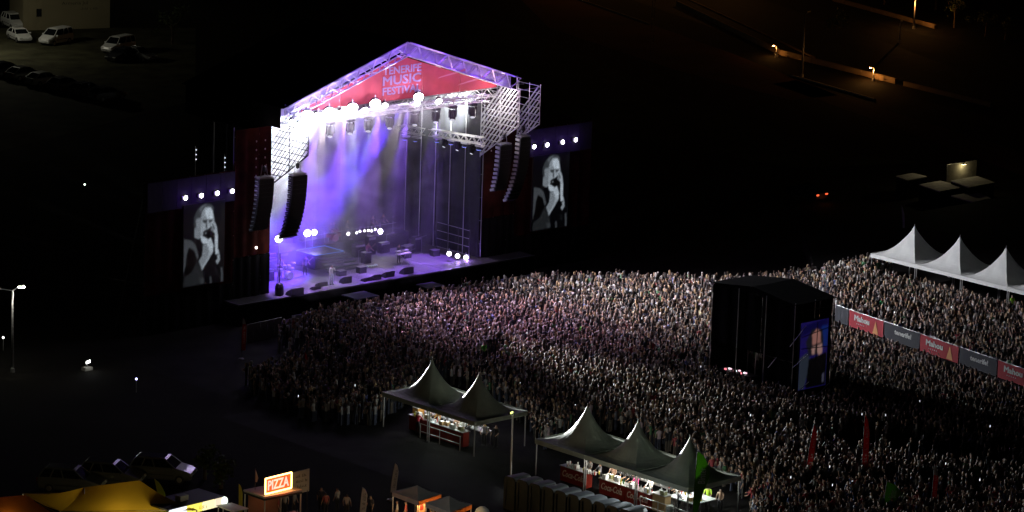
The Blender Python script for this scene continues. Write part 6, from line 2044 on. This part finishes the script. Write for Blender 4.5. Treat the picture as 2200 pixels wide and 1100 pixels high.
def low_person(kind):
    """simple standing figure: rings for legs, torso, neck, head with hair, two arms; facing +y"""
    v, f, pt = [], [], []

    def rings(R_, part, n=6, cap=True):
        o = len(v)
        for (cx_, cy_, z, rx, ry) in R_:
            for k in range(n):
                a = 2 * math.pi * (k + .5) / n
                v.append((cx_ + rx * math.cos(a), cy_ + ry * math.sin(a), z))
                pt.append(part)
        for r_ in range(len(R_) - 1):
            for k in range(n):
                f.append((o + r_ * n + k, o + r_ * n + (k + 1) % n, o + (r_ + 1) * n + (k + 1) % n, o + (r_ + 1) * n + k))
        if cap:
            f.append(tuple(o + (len(R_) - 1) * n + k for k in range(n)))

    def limb(P, rad, part, n=4):
        o = len(v)
        for j, p in enumerate(P):
            d = Vector(P[min(j + 1, len(P) - 1)]) - Vector(P[max(j - 1, 0)])
            d_, a_, b_ = frame(d)
            for k in range(n):
                t_ = 2 * math.pi * k / n
                q_ = Vector(p) + (a_ * math.cos(t_) + b_ * math.sin(t_)) * rad[j]
                v.append(tuple(q_))
                pt.append(part[j])
        for r_ in range(len(P) - 1):
            for k in range(n):
                f.append((o + r_ * n + k, o + r_ * n + (k + 1) % n, o + (r_ + 1) * n + (k + 1) % n, o + (r_ + 1) * n + k))
        f.append(tuple(o + (len(P) - 1) * n + k for k in range(n)))
    fem = kind % 2
    sw = .19 if fem else .22
    for s in (-1, 1):
        rings([(s * .1, 0, 0, .06, .09), (s * .09, 0, .45, .06, .07), (s * .08, 0, .88, .09, .1)], 0, 4, False)
    rings([(0, 0, .85, .17, .12), (0, 0, 1.05, .145, .1), (0, 0, 1.3, sw - .02, .125), (0, 0, 1.42, sw, .1), (0, 0, 1.49, .07, .065)], 1, 8)
    rings([(0, 0, 1.46, .055, .055), (0, .01, 1.54, .06, .07)], 2, 6, False)
    n = 8
    rings([(0, .02, 1.52, .055, .06), (0, .015, 1.58, .088, .1), (0, .005, 1.67, .095, .112), (0, 0, 1.75, .072, .088), (0, 0, 1.79, .025, .035)], 2, n)
    base = len(v) - 5 * n
    for i in range(base, len(v)):
        if v[i][2] > 1.67 or (v[i][1] < -.01 and v[i][2] > 1.55):
            pt[i] = 3
    if fem:
        rings([(0, -.06, 1.4, .09, .04), (0, -.05, 1.55, .1, .07), (0, -.03, 1.66, .09, .08)], 3, 6)
    arms = {0: ((.27, .02, 1.15), (.25, .1, .92)), 1: ((.27, .1, 1.15), (.12, .3, 1.2)), 2: ((.3, .12, 1.6), (.22, .18, 1.88)), 3: ((.28, .05, 1.15), (.2, .25, 1.05)), 4: ((.27, .2, 1.25), (.1, .4, 1.5)), 5: ((.26, 0, 1.14), (.24, .02, .9))}
    for s in (-1, 1):
        e_, h_ = arms[kind if (s > 0 or kind != 2) else 5 if kind == 5 else 2]
        P = [(s * sw * .95, 0, 1.4), (s * e_[0], e_[1], e_[2]), (s * h_[0], h_[1], h_[2])]
        mid_ = tuple(.5 * (a + b) for a, b in zip(P[0], P[1]))
        limb([P[0], mid_, mid_, P[1], P[2]], [.06, .05, .045, .042, .035], [1, 1, 2, 2, 2])
    return np.array(v), f, np.array(pt)


TPL = [low_person(k) for k in range(6)]
KIND = rng.choice(6, N, p=[.36, .16, .03, .22, .04, .19])


def bulk(name, idx, label, cat):
    vs, cs, loops, starts = [], [], [], []
    off = 0
    nl = 0
    for kind in range(6):
        T, F, PT = TPL[kind]
        I = idx[KIND[idx] == kind]
        if not len(I):
            continue
        n = len(I)
        c, s = np.cos(-TH[I]), np.sin(-TH[I])
        x = T[None, :, 0] * c[:, None] - T[None, :, 1] * s[:, None]
        y = T[None, :, 0] * s[:, None] + T[None, :, 1] * c[:, None]
        P = np.stack([x * S[I][:, None] + X[I][:, None], y * S[I][:, None] + Y[I][:, None], np.broadcast_to(T[None, :, 2], x.shape) * S[I][:, None] + Z0[I][:, None]], 2)
        pal = np.zeros((n, 4, 3))
        pal[:, 0] = np.array(pants)[rng.integers(0, len(pants), n)]
        pal[:, 1] = np.array(shirts)[rng.integers(0, len(shirts), n)] * rng.uniform(.7, 1.15, (n, 1))
        pal[:, 2] = np.array(skins)[rng.integers(0, len(skins), n)]
        pal[:, 3] = np.array(hairs)[rng.integers(0, len(hairs), n)]
        C = pal[:, PT]
        vs.append(P.reshape(-1, 3))
        cs.append(C.reshape(-1, 3))
        fl = np.array([len(q) for q in F])
        fi = np.concatenate([np.array(q) for q in F])
        m = len(T)
        loops.append((fi[None, :] + (off + np.arange(n) * m)[:, None]).ravel())
        st_ = np.concatenate([[0], np.cumsum(fl)[:-1]])
        starts.append((st_[None, :] + (nl + np.arange(n) * fl.sum())[:, None]).ravel())
        off += n * m
        nl += n * fl.sum()
    vs, cs, loops, starts = map(np.concatenate, (vs, cs, loops, starts))
    me = bpy.data.meshes.new(name)
    me.vertices.add(len(vs))
    me.vertices.foreach_set('co', vs.astype(np.float32).ravel())
    me.loops.add(len(loops))
    me.loops.foreach_set('vertex_index', loops.astype(np.int32))
    me.polygons.add(len(starts))
    me.polygons.foreach_set('loop_start', starts.astype(np.int32))
    me.update(calc_edges=True)
    ca = me.color_attributes.new('col', 'FLOAT_COLOR', 'POINT')
    ca.data.foreach_set('color', np.concatenate([cs, np.ones((len(cs), 1))], 1).astype(np.float32).ravel())
    me.polygons.foreach_set('use_smooth', np.ones(len(starts), bool))
    me.materials.append(M_person)
    me.validate()
    o = bpy.data.objects.new(name, me)
    COL.objects.link(o)
    return tag(o, label, cat, kind='stuff')


def near_mark(u, v):
    M_ = [(1330, 860, 'behind the middle bar tent'), (1180, 890, 'between the tent groups'), (1500, 930, 'behind the green flag'), (1560, 1010, 'right of the bar tents'), (1740, 980, 'by the curved red flag'), (1855, 960, 'by the tallest red flag'), (2005, 1040, 'by the thin red flag'), (1905, 1070, 'by the lower green flag'), (1650, 1060, 'left of the curved red flag'), (2120, 1060, 'at the bottom right corner'), (1780, 1080, 'left of the lower green flag'), (900, 760, 'behind the pair of tents'), (700, 830, 'at the left crowd edge'), (820, 840, 'left of the pair of tents'), (1050, 830, 'behind the pair of tents')]
    return min(M_, key=lambda m: (m[0] - u) ** 2 + (2 * (m[1] - v)) ** 2)[2]


rest = np.nonzero(~near_set)[0]
bulk('crowd', rest, 'dense standing festival crowd filling the arena in front of the stage', 'crowd')
var = []
vname = []
for i in range(28):
    fem = i % 2 == 0
    hr_, hrn = [((.02, .015, .01), 'black'), ((.1, .06, .03), 'brown'), ((.3, .2, .1), 'blond'), ((.3, .29, .27), 'grey')][(i * 5 + i // 7) % 4]
    ps_ = [('stand', 'stand'), ('clap', 'clap'), ('stand', 'up'), ('phone', 'phone'), ('stand', 'clap'), ('lean', 'stand'), ('lean', 'clap')][i % 7]
    sh_, shn = [((.015, .015, .017), 'black'), ((.55, .55, .53), 'white'), ((.02, .025, .04), 'navy'), ((.2, .2, .2), 'grey'), ((.4, .04, .05), 'red'), ((.45, .3, .2), 'tan'), ((.08, .12, .3), 'blue')][(i * 3) % 7]
    vname.append('spectator with %s %s hair in %s, %s' % ('long' if fem else 'short', hrn, shn, ['arms down', 'clapping', 'one arm up', 'hands up front', 'hand to chest', 'leaning forward', 'hands joined'][i % 7]))
    var.append(hull_person(pose=ps_, h=random.uniform(1.6, 1.82), shirt=sh_, pants=random.choice(pants), skin=random.choice(skins), hair=hr_, female=fem, long_hair=fem, sleeve=random.choice([.4, .5, .9])))
zc = {}
for i in near:
    nmk = near_mark(U[i], V[i])
    zc[nmk] = zc.get(nmk, -1) + 1
    vi = (zc[nmk] * 11) % 28
    o = put('person', var[vi], None, Matrix.Translation(Vector((X[i], Y[i], Z0[i]))) @ Matrix.Rotation(-TH[i], 4, 'Z'))
    tag(o, vname[vi] + ', ' + near_mark(U[i], V[i]), 'person', 'spectators nearest to the viewer')
# lit phones held up in the crowd
mph = MB().box((0, 0, 0), (.09, .012, .17))
phs = emat('phone_screen', (.9, .93, 1), 1.1)
pm = None
cand = [i for i in order if inview[i]]
pick = list(rng.choice(len(cand), 70, replace=False))
for n_, j in enumerate(pick):
    i = cand[j]
    if n_ > 45 and V[i] < 850:
        continue
    th = -TH[i]
    loc = Vector((X[i] - math.sin(th) * .42, Y[i] + math.cos(th) * .42, 1.62 * S[i] + Z0[i]))
    t = thing('phone', 'small lit phone held up ' + (near_mark(U[i], V[i]) if V[i] > 820 else 'in the front crowd below the stage' if U[i] < 1000 else 'in the middle of the lit crowd' if U[i] < 1500 else 'in the right crowd behind the fence'), 'phone', loc, th, 'lit phones held up in the crowd')
    if pm is None:
        o1 = mph.build('case', M_blk2, None)
        o2 = MB().box((0, -.01, 0), (.08, .006, .155)).build('screen', phs, None)
        pm = (o1.data, o2.data)
        bpy.data.objects.remove(o1)
        bpy.data.objects.remove(o2)
    put('case', pm[0], t)
    put('screen', pm[1], t)
# a few spectators that stand out
for (u, v, sh, lab) in ((1190, 715, WHT, 'spectator in a white shirt in the middle of the lit crowd, left of the pair'), (1213, 716, WHT, 'spectator in a white shirt in the middle of the lit crowd, right of the pair'), (1227, 712, (.04, .05, .3), 'spectator in a deep blue top beside the white shirts'), (1252, 708, (.2, .75, .03), 'spectator in a bright green top right of the white shirts'), (1260, 708, (.65, .03, .15), 'spectator in a crimson top beside the bright green one'), (1040, 748, (.1, .5, .05), 'spectator in green at the dark gap in the crowd'), (1078, 760, (.65, .65, .05), 'spectator in yellow just below the dark gap'), (1206, 668, (.6, .65, .1), 'spectator in pale yellow in the bright part of the crowd'), (2175, 646, (.4, .8, .05), 'steward in a lime vest under the third white tent'), (1895, 652, (.02, .4, .12), 'spectator in green behind the leftmost red fence banner'), (2018, 665, (.7, .7, .68), 'spectator in white in the middle of the right crowd')):
    q = at(u, v, z=1.25 + (VZ if u > 1880 else 0))
    person(lab, (q.x, q.y, VZ if u > 1880 else 0), 0, me=hull_person(shirt=sh, pants=BLK, h=1.8))
